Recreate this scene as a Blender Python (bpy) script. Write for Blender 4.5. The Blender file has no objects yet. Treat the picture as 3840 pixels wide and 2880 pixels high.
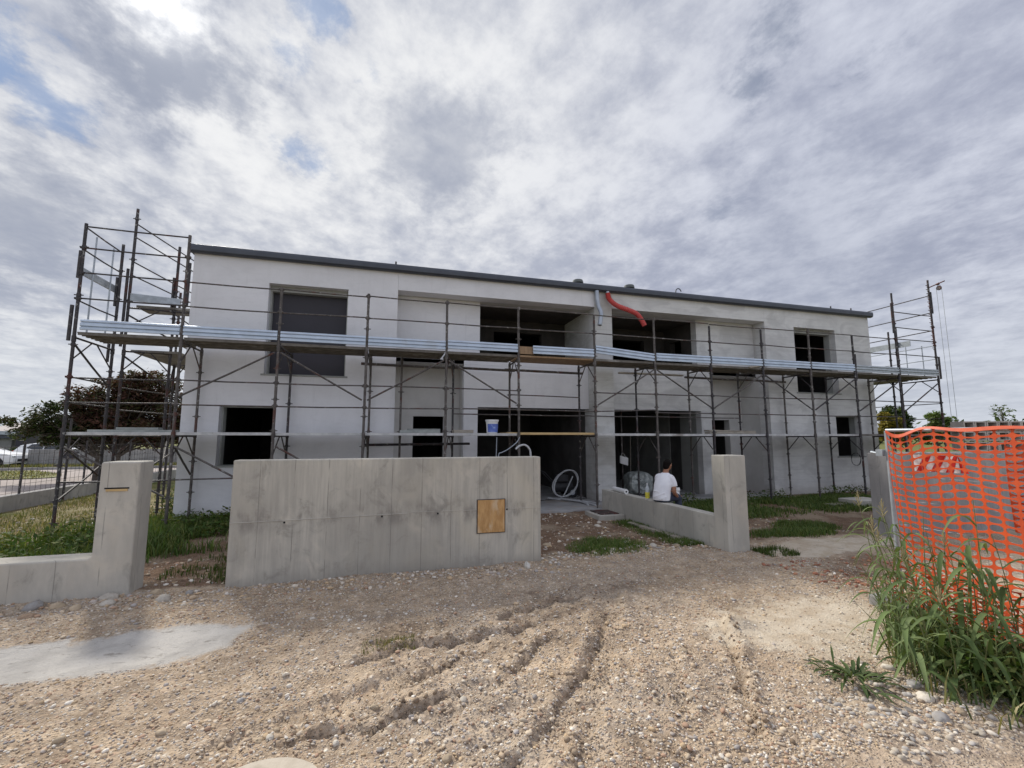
import bpy, bmesh, math, random
import numpy as np
from mathutils import Vector, Matrix, Euler
R = math.radians
SC = bpy.context.scene
COL = SC.collection
rng = np.random.default_rng(7)
random.seed(11)

# ---------------------------------------------------------------- camera
cd = bpy.data.cameras.new("camera")
cam = bpy.data.objects.new("camera", cd)
COL.objects.link(cam)
cam.location = (0, 0, 1.8)
cam.rotation_euler = (R(96.7), 0, R(-16.0))
cd.sensor_width = 36.0
cd.lens = 36.0 * 1705 / 3840
cd.clip_start = 0.05
cd.clip_end = 3000
SC.camera = cam
SC.view_settings.view_transform = 'Standard'
SC.view_settings.look = 'None'
SC.view_settings.exposure = 0.30
SC.view_settings.gamma = 1.0

# ---------------------------------------------------------------- sun and sky
SUN_AZ, SUN_EL = R(-25.0), R(39.3)          # azimuth from +Y towards +X
SUN = Vector((math.sin(SUN_AZ) * math.cos(SUN_EL), math.cos(SUN_AZ) * math.cos(SUN_EL), math.sin(SUN_EL)))
sl = bpy.data.lights.new("sun", 'SUN')
sl.energy = 3.4
sl.angle = R(6.0)
sl.color = (1.0, 0.95, 0.86)
so = bpy.data.objects.new("sun", sl)
COL.objects.link(so)
so.rotation_euler = (-SUN).to_track_quat('-Z', 'Y').to_euler()
so.location = (-10, 20, 25)


class NT:
    """small helper that writes node trees"""
    def __init__(self, tree):
        self.t = tree
    def n(self, kind, **kw):
        nd = self.t.nodes.new(kind)
        for k, v in kw.items():
            if k in ('op',):
                nd.operation = v
            elif k == 'blend':
                nd.blend_type = v
            else:
                setattr(nd, k, v)
        return nd
    def link(self, a, b):
        self.t.links.new(a, b)
    def val(self, sock, v):
        if hasattr(v, 'is_output') or isinstance(v, bpy.types.NodeSocket):
            self.t.links.new(v, sock)
        else:
            sock.default_value = v
    def math(self, op, a, b=0.0, c=None, clamp=False):
        nd = self.n('ShaderNodeMath', op=op)
        nd.use_clamp = clamp
        self.val(nd.inputs[0], a)
        self.val(nd.inputs[1], b)
        if c is not None:
            self.val(nd.inputs[2], c)
        return nd.outputs[0]
    def vmath(self, op, a, b=None):
        nd = self.n('ShaderNodeVectorMath', op=op)
        self.val(nd.inputs[0], a)
        if b is not None:
            self.val(nd.inputs[1], b)
        return nd.outputs['Value'] if op in ('DOT_PRODUCT', 'LENGTH') else nd.outputs[0]
    def mix(self, fac, a, b, blend='MIX'):
        nd = self.n('ShaderNodeMix', data_type='RGBA', blend_type=blend)
        self.val(nd.inputs[0], fac)
        for s, v in ((6, a), (7, b)):
            if isinstance(v, (tuple, list)) and len(v) == 3:
                v = (*v, 1)
            self.val(nd.inputs[s], v)
        return nd.outputs[2]
    def noise(self, vec, scale, detail=4, rough=0.55, dist=0.0):
        nd = self.n('ShaderNodeTexNoise')
        self.val(nd.inputs['Vector'], vec)
        nd.inputs['Scale'].default_value = scale
        nd.inputs['Detail'].default_value = detail
        nd.inputs['Roughness'].default_value = rough
        nd.inputs['Distortion'].default_value = dist
        return nd.outputs['Fac']
    def ramp(self, fac, stops, interp='LINEAR'):
        nd = self.n('ShaderNodeValToRGB')
        nd.color_ramp.interpolation = interp
        el = nd.color_ramp.elements
        while len(el) < len(stops):
            el.new(0.5)
        for e, (p, c) in zip(el, stops):
            e.position = p
            e.color = (*c, 1) if len(c) == 3 else c
        self.val(nd.inputs[0], fac)
        return nd.outputs[0]
    def smooth(self, x, lo, hi, a=0.0, b=1.0):
        nd = self.n('ShaderNodeMapRange', interpolation_type='SMOOTHSTEP')
        self.val(nd.inputs[0], x)
        for i, v in enumerate((lo, hi, a, b)):
            self.val(nd.inputs[i + 1], v)
        return nd.outputs[0]
    def scale(self, vec, s, rot=(0, 0, 0), loc=(0, 0, 0)):
        nd = self.n('ShaderNodeMapping')
        self.val(nd.inputs['Vector'], vec)
        nd.inputs['Scale'].default_value = s
        nd.inputs['Rotation'].default_value = rot
        nd.inputs['Location'].default_value = loc
        return nd.outputs[0]


world = bpy.data.worlds.new("World")
SC.world = world
world.use_nodes = True
wt = world.node_tree
wt.nodes.clear()
W = NT(wt)
sky = W.n('ShaderNodeTexSky', sky_type='NISHITA', sun_disc=False)
sky.sun_elevation = SUN_EL
sky.sun_rotation = SUN_AZ
sky.altitude = 50
sky.air_density = 1.0
sky.dust_density = 1.6
sky.ozone_density = 1.2
blue = W.vmath('SCALE', sky.outputs[0])
blue.node.inputs['Scale'].default_value = 0.06
blue = W.vmath('MINIMUM', blue, (0.20, 0.30, 0.50))
tc = W.n('ShaderNodeTexCoord')
dvec = W.vmath('NORMALIZE', tc.outputs['Generated'])
sp = W.n('ShaderNodeSeparateXYZ')
W.link(dvec, sp.inputs[0])
zz = W.math('ADD', W.math('MAXIMUM', sp.outputs[2], 0.0), 0.16)
px = W.math('DIVIDE', sp.outputs[0], zz)
py = W.math('DIVIDE', sp.outputs[1], zz)
cb = W.n('ShaderNodeCombineXYZ')
W.link(px, cb.inputs[0])
W.link(py, cb.inputs[1])
streak = W.scale(cb.outputs[0], (1.15, 0.80, 1), rot=(0, 0, R(-22)), loc=(3.1, 1.7, 0))
n_big = W.noise(streak, 0.9, 3, 0.5, 0.3)
n_mid = W.noise(streak, 2.3, 9, 0.58, 0.15)
n_fine = W.noise(W.scale(cb.outputs[0], (1.0, 0.85, 1), rot=(0, 0, R(-25))), 7.0, 8, 0.64, 0.10)
# cover: nearly closed, with a few gaps of blue
def blob(d, radius, soft):
    v = Vector(d).normalized()
    c = W.math('ARCCOSINE', W.math('MINIMUM', W.vmath('DOT_PRODUCT', dvec, tuple(v)), 0.99999))
    c = W.math('ADD', c, W.math('MULTIPLY', W.math('SUBTRACT', n_mid, 0.5), 0.20))
    c = W.math('ADD', c, W.math('MULTIPLY', W.math('SUBTRACT', n_fine, 0.5), 0.20))
    return W.smooth(c, R(radius + soft), R(radius - soft * 0.6))
dens = W.math('ADD', W.math('MULTIPLY', n_mid, 0.62), W.math('MULTIPLY', n_fine, 0.38))
cover = W.smooth(dens, 0.20, 0.34)
gap = None
for dd, ra, so_, k in (((-0.515, 0.70, 0.495), 1.2, 2.0, 0.75), ((-0.176, 0.841, 0.512), 0.7, 1.6, 0.55), ((-0.133, 0.856, 0.499), 0.8, 2.0, 0.55),
                       ((-0.117, 0.719, 0.685), 0.6, 1.8, 0.6), ((0.693, 0.437, 0.573), 0.5, 2.2, 0.5), ((0.584, 0.503, 0.637), 0.4, 2.2, 0.4),
                       ((0.575, 0.567, 0.59), 0.2, 1.8, 0.4), ((-0.167, 0.753, 0.636), 0.3, 1.6, 0.45), ((-0.038, 0.775, 0.631), 0.3, 1.6, 0.45),
                       ((-0.471, 0.745, 0.472), 1.2, 2.0, 0.6), ((-0.20, 0.835, 0.515), 0.4, 1.6, 0.45), ((0.60, 0.68, 0.42), 0.2, 2.0, 0.25)):
    b = W.math('MULTIPLY', blob(dd, ra, so_), k)
    gap = b if gap is None else W.math('MAXIMUM', gap, b)
cover = W.math('MULTIPLY', cover, W.math('SUBTRACT', 1.0, gap))
dark = None
for dd, ra, so_, k in (((-0.342, 0.758, 0.555), 3.0, 2.6, 1.0), ((-0.300, 0.777, 0.556), 3.0, 2.6, 0.95), ((-0.255, 0.79, 0.555), 2.2, 2.6, 0.8), ((0.04, 0.823, 0.556), 3.5, 4.5, 0.55),
                       ((0.118, 0.823, 0.556), 4.0, 4.5, 0.65), ((-0.52, 0.799, 0.315), 4.5, 5.5, 0.8), ((-0.43, 0.85, 0.29), 3.0, 5.0, 0.65), ((0.72, 0.62, 0.30), 8.0, 8.0, 0.35)):
    b = W.math('MULTIPLY', blob(dd, ra, so_), k)
    dark = b if dark is None else W.math('MAXIMUM', dark, b)
lum = W.math('ADD', W.math('MULTIPLY', n_big, 0.5), W.math('MULTIPLY', n_mid, 0.5))
lum = W.math('ADD', W.math('MULTIPLY', lum, 0.55), W.math('MULTIPLY', n_fine, 0.45))
lum = W.smooth(lum, 0.37, 0.62)
sund = W.vmath('DOT_PRODUCT', dvec, tuple(SUN))
glow_w = W.smooth(sund, 0.45, 0.97)
glow_n = W.math('POWER', W.math('MAXIMUM', sund, 0.0), 800.0)
col_far = W.mix(lum, (0.300, 0.325, 0.415), (0.520, 0.545, 0.625))
col_near = W.mix(lum, (0.385, 0.410, 0.480), (0.72, 0.725, 0.735))
cloud = W.mix(glow_w, col_far, col_near)
low = W.smooth(sp.outputs[2], 0.0, 0.30, 1.0, 0.0)
cloud = W.mix(W.math('MULTIPLY', low, 0.60), cloud, (0.54, 0.575, 0.615))
cloud = W.mix(W.math('MULTIPLY', dark, W.math('ADD', 0.62, W.math('MULTIPLY', n_fine, 0.40))), cloud, (0.25, 0.28, 0.36))
# unseen clouds behind the camera are brightened to light the shaded facade
back = W.smooth(sp.outputs[1], 0.25, -0.55)
boost = W.math('ADD', 1.0, W.math('MULTIPLY', back, 0.35))
cloud2 = W.vmath('SCALE', cloud)
W.link(boost, cloud2.node.inputs['Scale'])
skyc = W.mix(cover, blue, cloud2)
gl = W.vmath('SCALE', (1.0, 0.97, 0.88))
W.link(W.math('MULTIPLY', glow_n, W.math('ADD', 0.25, W.math('MULTIPLY', lum, 0.9))), gl.node.inputs['Scale'])
skyc = W.vmath('ADD', skyc, gl)
bg = W.n('ShaderNodeBackground')
bg.inputs[1].default_value = 1.0
W.link(skyc, bg.inputs[0])
wo = W.n('ShaderNodeOutputWorld')
W.link(bg.outputs[0], wo.inputs[0])
world.cycles.sampling_method = 'MANUAL'
world.cycles.sample_map_resolution = 1024

# ---------------------------------------------------------------- materials
def new_mat(name):
    m = bpy.data.materials.new(name)
    m.use_nodes = True
    t = m.node_tree
    t.nodes.clear()
    N = NT(t)
    out = N.n('ShaderNodeOutputMaterial')
    b = N.n('ShaderNodeBsdfPrincipled')
    t.links.new(b.outputs[0], out.inputs[0])
    N.b = b
    N.pos = N.n('ShaderNodeNewGeometry').outputs['Position']
    N.obj = N.n('ShaderNodeTexCoord').outputs['Object']
    return m, N

def bump(N, height, strength=0.3, dist=0.01):
    nd = N.n('ShaderNodeBump')
    nd.inputs['Strength'].default_value = strength
    nd.inputs['Distance'].default_value = dist
    N.val(nd.inputs['Height'], height)
    N.link(nd.outputs[0], N.b.inputs['Normal'])

def simple(name, a, b=None, scale=6.0, rough=0.7, metal=0.0, bstr=0.15, bscale=60.0, spec=0.4, stretch=(1, 1, 1), third=None):
    m, N = new_mat(name)
    b = b or tuple(x * 0.8 for x in a)
    v = N.scale(N.pos, stretch)
    f = N.smooth(N.noise(v, scale, 6, 0.6, 0.2), 0.32, 0.68)
    c = N.mix(f, a, b)
    if third:
        g = N.smooth(N.noise(v, scale * 0.37, 4, 0.6, 0.4), 0.56, 0.70)
        c = N.mix(g, c, third)
    N.link(c, N.b.inputs['Base Color'])
    N.b.inputs['Roughness'].default_value = rough
    N.b.inputs['Metallic'].default_value = metal
    N.b.inputs['Specular IOR Level'].default_value = spec
    if bstr:
        bump(N, N.noise(N.pos, bscale, 4, 0.6), bstr, 0.004)
    return m

M = {}
# white finished plaster: slightly uneven, faint dust at the foot
def plaster(name, a, b, patch=None, pstr=0.6):
    m, N = new_mat(name)
    f = N.smooth(N.noise(N.pos, 0.9, 6, 0.6, 0.5), 0.35, 0.7)
    c = N.mix(f, a, b)
    tr_ = N.noise(N.scale(N.pos, (0.8, 0.8, 2.2)), 3.0, 6, 0.65, 1.2)
    c = N.mix(N.math('MULTIPLY', N.smooth(tr_, 0.45, 0.7), 0.20), c, tuple(x * 0.82 for x in b))
    fine = N.noise(N.pos, 26, 4, 0.6)
    c = N.mix(N.math('MULTIPLY', N.smooth(fine, 0.45, 0.75), 0.10), c, tuple(x * 0.75 for x in a))
    st = N.noise(N.scale(N.pos, (5.0, 5.0, 0.35)), 1.6, 5, 0.6, 0.2)
    c = N.mix(N.math('MULTIPLY', N.smooth(st, 0.55, 0.78), 0.24), c, tuple(x * 0.62 for x in a))
    if patch:
        g = N.smooth(N.noise(N.scale(N.pos, (0.7, 1, 1.6)), 1.1, 6, 0.62, 0.8), 0.44, 0.62)
        c = N.mix(N.math('MULTIPLY', g, pstr), c, patch)
        h = N.noise(N.scale(N.pos, (0.35, 0.35, 9.0)), 1.5, 4, 0.6, 0.3)
        c = N.mix(N.math('MULTIPLY', N.smooth(h, 0.5, 0.66), 0.22), c, tuple(x * 0.8 for x in patch))
    sp_ = N.n('ShaderNodeSeparateXYZ')
    N.link(N.pos, sp_.inputs[0])
    foot = N.math('ADD', sp_.outputs[2], N.math('MULTIPLY', N.noise(N.pos, 2.5, 4), 0.5))
    c = N.mix(N.smooth(foot, 0.30, 0.62, 0.35, 0.0), c, (0.36, 0.33, 0.29))
    N.link(c, N.b.inputs['Base Color'])
    N.b.inputs['Roughness'].default_value = 0.93
    N.b.inputs['Specular IOR Level'].default_value = 0.2
    bump(N, N.math('ADD', N.noise(N.pos, 90, 4, 0.7), N.math('MULTIPLY', N.noise(N.pos, 3, 3), 1.5)), 0.22, 0.006)
    return m

M['plaster'] = plaster('white_plaster', (0.76, 0.757, 0.775), (0.69, 0.685, 0.70))
M['plaster_raw'] = plaster('raw_grey_plaster', (0.71, 0.705, 0.69), (0.63, 0.625, 0.61), patch=(0.46, 0.455, 0.45), pstr=0.55)
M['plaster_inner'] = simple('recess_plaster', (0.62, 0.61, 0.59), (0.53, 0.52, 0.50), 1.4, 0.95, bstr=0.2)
M['plaster_party'] = plaster('stained_plaster', (0.66, 0.66, 0.64), (0.56, 0.56, 0.55), patch=(0.40, 0.385, 0.35), pstr=0.45)
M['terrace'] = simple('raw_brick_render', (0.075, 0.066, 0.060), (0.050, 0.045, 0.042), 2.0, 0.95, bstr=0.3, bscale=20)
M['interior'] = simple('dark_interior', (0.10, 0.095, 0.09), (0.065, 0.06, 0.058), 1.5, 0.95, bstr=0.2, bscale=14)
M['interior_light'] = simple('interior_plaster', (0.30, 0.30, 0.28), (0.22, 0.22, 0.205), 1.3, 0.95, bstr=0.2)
M['screed'] = simple('concrete_screed', (0.40, 0.40, 0.40), (0.29, 0.285, 0.28), 1.8, 0.9, bstr=0.3, third=(0.34, 0.29, 0.24))
M['reveal'] = simple('grey_reveal', (0.40, 0.41, 0.385), (0.33, 0.335, 0.32), 3, 0.9)
M['panel_grey'] = simple('dark_grey_panel', (0.044, 0.041, 0.052), (0.038, 0.036, 0.044), 1.0, 0.6, bstr=0.05)
M['fascia'] = simple('anthracite_sheet', (0.070, 0.078, 0.095), (0.056, 0.062, 0.078), 2.5, 0.42, 0.25, bstr=0.03, spec=0.5)
M['sill'] = simple('grey_stone_sill', (0.34, 0.35, 0.34), None, 8, 0.7)

# shuttered concrete with board marks, form line and stains
def concrete(name, base, dark_, light, boards=3.4, warm=None, lift=None):
    m, N = new_mat(name)
    v = N.scale(N.pos, (boards * 1.7, boards * 1.7, 0.38))
    streak = N.math('ADD', N.math('MULTIPLY', N.noise(v, 1.7, 7, 0.66, 0.25), 0.6), N.math('MULTIPLY', N.noise(N.scale(N.pos, (boards * 4.5, boards * 4.5, 0.9)), 2.1, 5, 0.6, 0.2), 0.4))
    c = N.mix(N.smooth(streak, 0.38, 0.64), base, dark_)
    blot = N.noise(N.pos, 2.1, 6, 0.62, 0.6)
    c = N.mix(N.math('MULTIPLY', N.smooth(blot, 0.50, 0.68), 0.75), c, light)
    blot2 = N.noise(N.scale(N.pos, (1, 1, 0.8), loc=(7, 3, 1)), 3.3, 6, 0.65, 0.8)
    c = N.mix(N.math('MULTIPLY', N.smooth(blot2, 0.53, 0.70), 0.70), c, tuple(x * 0.62 for x in dark_))
    if warm:
        wv = N.noise(N.scale(N.pos, (1, 1, 0.5), loc=(1, 9, 4)), 1.3, 5, 0.6, 0.5)
        c = N.mix(N.math('MULTIPLY', N.smooth(wv, 0.5, 0.7), 0.5), c, warm)
    big = N.noise(N.scale(N.pos, (1, 1, 0.7), loc=(2, 5, 3)), 0.9, 5, 0.6, 0.4)
    c = N.mix(N.math('MULTIPLY', N.smooth(big, 0.40, 0.62), 0.60), c, tuple(x * 0.82 for x in dark_))
    if lift:
        sz = N.n('ShaderNodeSeparateXYZ')
        N.link(N.pos, sz.inputs[0])
        dz = N.math('ABSOLUTE', N.math('SUBTRACT', sz.outputs[2], lift))
        band_ = N.math('MULTIPLY', N.smooth(dz, 0.02, 0.22, 1.0, 0.0), N.smooth(N.noise(N.scale(N.pos, (2.2, 2.2, 1.0)), 2.0, 5, 0.65), 0.45, 0.66))
        c = N.mix(N.math('MULTIPLY', band_, 0.75), c, (0.20, 0.185, 0.165))
        low_ = N.smooth(N.math('ADD', sz.outputs[2], N.math('MULTIPLY', N.noise(N.pos, 4, 4), 0.2)), 0.05, 0.30, 0.5, 0.0)
        c = N.mix(low_, c, (0.24, 0.225, 0.20))
    # thin vertical board joints
    sx = N.n('ShaderNodeSeparateXYZ')
    N.link(N.pos, sx.inputs[0])
    wob = N.math('MULTIPLY', N.noise(N.pos, 0.8, 2), 0.03)
    ph = N.math('FRACT', N.math('MULTIPLY', N.math('ADD', N.math('ADD', sx.outputs[0], sx.outputs[1]), wob), 2.45))
    line = N.math('SUBTRACT', 1.0, N.smooth(N.math('ABSOLUTE', N.math('SUBTRACT', ph, 0.5)), 0.0, 0.02))
    broken = N.smooth(N.noise(N.scale(N.pos, (3, 3, 1.6)), 2.0, 4), 0.36, 0.56)
    line = N.math('MULTIPLY', line, broken)
    c = N.mix(N.math('MULTIPLY', line, 0.85), c, tuple(x * 0.55 for x in dark_))
    pores = N.n('ShaderNodeTexVoronoi')
    N.link(N.pos, pores.inputs['Vector'])
    pores.inputs['Scale'].default_value = 34
    pit = N.math('MULTIPLY', N.smooth(pores.outputs['Distance'], 0.05, 0.13, 1.0, 0.0), N.smooth(blot2, 0.45, 0.6))
    c = N.mix(N.math('MULTIPLY', pit, 0.6), c, (0.10, 0.095, 0.09))
    N.link(c, N.b.inputs['Base Color'])
    N.b.inputs['Roughness'].default_value = 0.88
    N.b.inputs['Specular IOR Level'].default_value = 0.3
    h = N.math('ADD', N.math('MULTIPLY', streak, 0.8), N.math('MULTIPLY', N.noise(N.pos, 60, 4, 0.65), 0.35))
    h = N.math('SUBTRACT', N.math('ADD', h, N.math('MULTIPLY', line, 0.35)), pit)
    bump(N, h, 0.35, 0.008)
    return m

M['concrete'] = concrete('board_marked_concrete', (0.52, 0.495, 0.43), (0.40, 0.38, 0.335), (0.59, 0.55, 0.465), warm=(0.51, 0.465, 0.365), lift=0.76)
M['concrete_warm'] = concrete('pale_concrete', (0.53, 0.505, 0.445), (0.43, 0.41, 0.365), (0.58, 0.54, 0.46), boards=0.8, warm=(0.47, 0.42, 0.34))
M['concrete_far'] = concrete('weathered_concrete', (0.36, 0.35, 0.34), (0.28, 0.275, 0.27), (0.41, 0.395, 0.37), boards=1.0)

# scaffold steel: dull paint worn to grey, rust in patches
def steel(name, a, b, rust, rlo=0.56):
    m, N = new_mat(name)
    f = N.smooth(N.noise(N.pos, 9, 5, 0.6), 0.35, 0.65)
    c = N.mix(f, a, b)
    r = N.smooth(N.noise(N.scale(N.pos, (1.3, 1.3, 1.0)), 2.2, 5, 0.65, 0.4), rlo, rlo + 0.09)
    c = N.mix(r, c, rust)
    sp2 = N.smooth(N.noise(N.pos, 11, 5, 0.7), 0.58, 0.66)
    c = N.mix(N.math('MULTIPLY', sp2, 0.75), c, (0.40, 0.39, 0.37))
    N.link(c, N.b.inputs['Base Color'])
    N.b.inputs['Roughness'].default_value = 0.62
    N.b.inputs['Metallic'].default_value = 0.25
    bump(N, N.noise(N.pos, 80, 3, 0.6), 0.2, 0.003)
    return m
M['steel'] = steel('worn_scaffold_steel', (0.13, 0.115, 0.105), (0.075, 0.066, 0.062), (0.105, 0.045, 0.034))
M['steel_rust'] = steel('rusty_scaffold_steel', (0.075, 0.055, 0.050), (0.045, 0.034, 0.032), (0.105, 0.030, 0.026), 0.46)
M['steel_dark'] = steel('dark_scaffold_steel', (0.060, 0.054, 0.056), (0.040, 0.037, 0.040), (0.075, 0.032, 0.027), 0.55)
M['galv'] = simple('galvanised_sheet', (0.53, 0.61, 0.72), (0.45, 0.52, 0.62), 4, 0.38, 0.45, bstr=0.04, spec=0.5, third=(0.46, 0.51, 0.58))
M['galv_dull'] = simple('dull_galvanised_tube', (0.45, 0.49, 0.53), (0.34, 0.37, 0.40), 9, 0.45, 0.5, bstr=0.05)
M['deck'] = simple('steel_deck', (0.20, 0.185, 0.165), (0.13, 0.118, 0.105), 5, 0.75, 0.1, bstr=0.2, third=(0.30, 0.29, 0.27))
M['deck_edge'] = simple('cement_splashed_deck', (0.62, 0.62, 0.61), (0.44, 0.44, 0.44), 5, 0.7, 0.2, bstr=0.25, third=(0.30, 0.28, 0.26))
M['mortar'] = simple('grey_plank', (0.36, 0.38, 0.36), (0.25, 0.265, 0.25), 5, 0.9, bstr=0.4, third=(0.46, 0.45, 0.42))

def wood(name, a, b, sc_=(1, 14, 14)):
    m, N = new_mat(name)
    g = N.noise(N.scale(N.obj, sc_), 2.5, 6, 0.6, 0.7)
    c = N.mix(N.smooth(g, 0.35, 0.68), a, b)
    s2 = N.noise(N.obj, 3, 4, 0.6)
    c = N.mix(N.math('MULTIPLY', N.smooth(s2, 0.5, 0.7), 0.4), c, tuple(x * 0.6 for x in b))
    N.link(c, N.b.inputs['Base Color'])
    N.b.inputs['Roughness'].default_value = 0.8
    bump(N, g, 0.25, 0.004)
    return m
M['timber'] = wood('yellow_timber', (0.62, 0.45, 0.22), (0.48, 0.33, 0.15))
M['timber_old'] = wood('weathered_timber', (0.40, 0.36, 0.30), (0.27, 0.235, 0.19))
M['timber_brown'] = wood('brown_timber', (0.36, 0.24, 0.14), (0.25, 0.16, 0.09), (14, 14, 1))
M['plywood'] = simple('osb_plywood', (0.56, 0.34, 0.145), (0.42, 0.235, 0.09), 11, 0.75, bstr=0.4, bscale=30, stretch=(1.8, 1, 0.6), third=(0.58, 0.43, 0.27))
M['white_paint'] = simple('white_plastic', (0.80, 0.80, 0.79), (0.74, 0.74, 0.73), 5, 0.4, bstr=0.02)
M['blue_print'] = simple('blue_label', (0.09, 0.15, 0.48), (0.16, 0.22, 0.55), 14, 0.45, bstr=0.0, third=(0.35, 0.45, 0.72))
M['red_hose'] = simple('red_corrugated_plastic', (0.58, 0.085, 0.075), (0.50, 0.065, 0.06), 6, 0.42, bstr=0.05)
M['grey_hose'] = simple('grey_conduit', (0.52, 0.53, 0.54), (0.42, 0.43, 0.44), 8, 0.5, bstr=0.05)
M['downpipe'] = simple('grey_downpipe', (0.44, 0.48, 0.53), (0.35, 0.39, 0.44), 5, 0.38, 0.35, bstr=0.03)
M['black'] = simple('black_rubber', (0.025, 0.025, 0.028), (0.018, 0.018, 0.02), 5, 0.7)
M['machine'] = simple('dark_machine', (0.06, 0.06, 0.065), (0.04, 0.04, 0.045), 4, 0.5, 0.3)
M['film'] = simple('plastic_film', (0.46, 0.49, 0.47), (0.24, 0.27, 0.26), 9, 0.25, bstr=1.0, bscale=12, spec=0.8, third=(0.55, 0.58, 0.56))
M['orange'] = simple('orange_net_plastic', (0.66, 0.098, 0.024), (0.54, 0.070, 0.019), 9, 0.5, bstr=0.05)
M['sign_red'] = simple('red_reflective_sheet', (0.70, 0.035, 0.025), None, 5, 0.4, bstr=0)
M['sign_white'] = simple('white_reflective_sheet', (0.88, 0.88, 0.88), None, 5, 0.4, bstr=0)
M['asphalt'] = simple('pale_asphalt', (0.36, 0.31, 0.285), (0.30, 0.26, 0.24), 1.2, 0.95, bstr=0.3, third=(0.40, 0.35, 0.32))
M['paving'] = simple('pale_paving', (0.52, 0.47, 0.43), (0.44, 0.40, 0.37), 1.2, 0.9)
M['stone'] = None

# ---------------------------------------------------------------- mesh helpers
ORG = {}
class MB:
    """collects shapes and links them as ONE mesh object"""
    def __init__(self):
        self.v, self.f = [], []
    def add(self, vs, fs):
        o = len(self.v)
        self.v += [tuple(p) for p in vs]
        self.f += [tuple(i + o for i in f) for f in fs]
        return self
    def box(self, x0, x1, y0, y1, z0, z1, mat=None):
        vs = [(x, y, z) for x in (x0, x1) for y in (y0, y1) for z in (z0, z1)]
        if mat is not None:
            vs = [mat @ Vector(p) for p in vs]
        return self.add(vs, [(0, 1, 3, 2), (4, 6, 7, 5), (0, 4, 5, 1), (2, 3, 7, 6), (0, 2, 6, 4), (1, 5, 7, 3)])
    def tube(self, pts, r, n=8, cap=True):
        pts = [Vector(p) for p in pts]
        rs = r if isinstance(r, (list, tuple)) else [r] * len(pts)
        rings = []
        prev = None
        for i, p in enumerate(pts):
            a = pts[max(0, i - 1)]
            b = pts[min(len(pts) - 1, i + 1)]
            t = (b - a).normalized()
            if prev is None:
                h = Vector((0, 0, 1)) if abs(t.z) < 0.9 else Vector((1, 0, 0))
                u = t.cross(h).normalized()
            else:
                u = (prev - t * prev.dot(t)).normalized()
            prev = u
            w = t.cross(u)
            rings.append([p + (u * math.cos(2 * math.pi * k / n) + w * math.sin(2 * math.pi * k / n)) * rs[i] for k in range(n)])
        vs = [q for ring in rings for q in ring]
        fs = []
        for i in range(len(pts) - 1):
            for k in range(n):
                k2 = (k + 1) % n
                fs.append((i * n + k, i * n + k2, (i + 1) * n + k2, (i + 1) * n + k))
        if cap:
            fs.append(tuple(range(n - 1, -1, -1)))
            fs.append(tuple(range((len(pts) - 1) * n, len(pts) * n)))
        return self.add(vs, fs)
    def lathe(self, c, prof, n=20):
        vs, fs = [], []
        for r, z in prof:
            for k in range(n):
                a = 2 * math.pi * k / n
                vs.append((c[0] + r * math.cos(a), c[1] + r * math.sin(a), c[2] + z))
        for i in range(len(prof) - 1):
            for k in range(n):
                k2 = (k + 1) % n
                fs.append((i * n + k, i * n + k2, (i + 1) * n + k2, (i + 1) * n + k))
        fs.append(tuple(range(n - 1, -1, -1)))
        fs.append(tuple(range((len(prof) - 1) * n, len(prof) * n)))
        return self.add(vs, fs)
    def prism(self, poly, z0, z1):
        n = len(poly)
        vs = [(x, y, z0) for x, y in poly] + [(x, y, z1) for x, y in poly]
        fs = [tuple(range(n - 1, -1, -1)), tuple(range(n, 2 * n))]
        fs += [(i, (i + 1) % n, n + (i + 1) % n, n + i) for i in range(n)]
        return self.add(vs, fs)
    def extrude_x(self, prof, x0, x1):
        """closed (y, z) profile swept along X"""
        n = len(prof)
        vs = [(x0, y, z) for y, z in prof] + [(x1, y, z) for y, z in prof]
        fs = [tuple(range(n)), tuple(range(2 * n - 1, n - 1, -1))]
        fs += [(i, n + i, n + (i + 1) % n, (i + 1) % n) for i in range(n)]
        return self.add(vs, fs)
    def build(self, name, m, parent=None, smooth=False, bevel=0.0, fix=True):
        o = ORG.get(parent.name, Vector((0, 0, 0))) if parent else Vector((0, 0, 0))
        me = bpy.data.meshes.new(name)
        me.from_pydata([tuple(Vector(p) - o) for p in self.v], [], self.f)
        if fix:
            bm = bmesh.new()
            bm.from_mesh(me)
            bmesh.ops.recalc_face_normals(bm, faces=bm.faces)
            bm.to_mesh(me)
            bm.free()
        me.update()
        ob = bpy.data.objects.new(name, me)
        COL.objects.link(ob)
        if m is not None:
            me.materials.append(M[m] if isinstance(m, str) else m)
        if smooth:
            me.polygons.foreach_set('use_smooth', [True] * len(me.polygons))
            try:
                me.set_sharp_from_angle(angle=R(40))
            except Exception:
                pass
        if bevel:
            b = ob.modifiers.new('bevel', 'BEVEL')
            b.width = bevel
            b.segments = 2
            b.limit_method = 'ANGLE'
        if parent:
            ob.parent = parent
            ORG[ob.name] = o
        return ob

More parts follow.
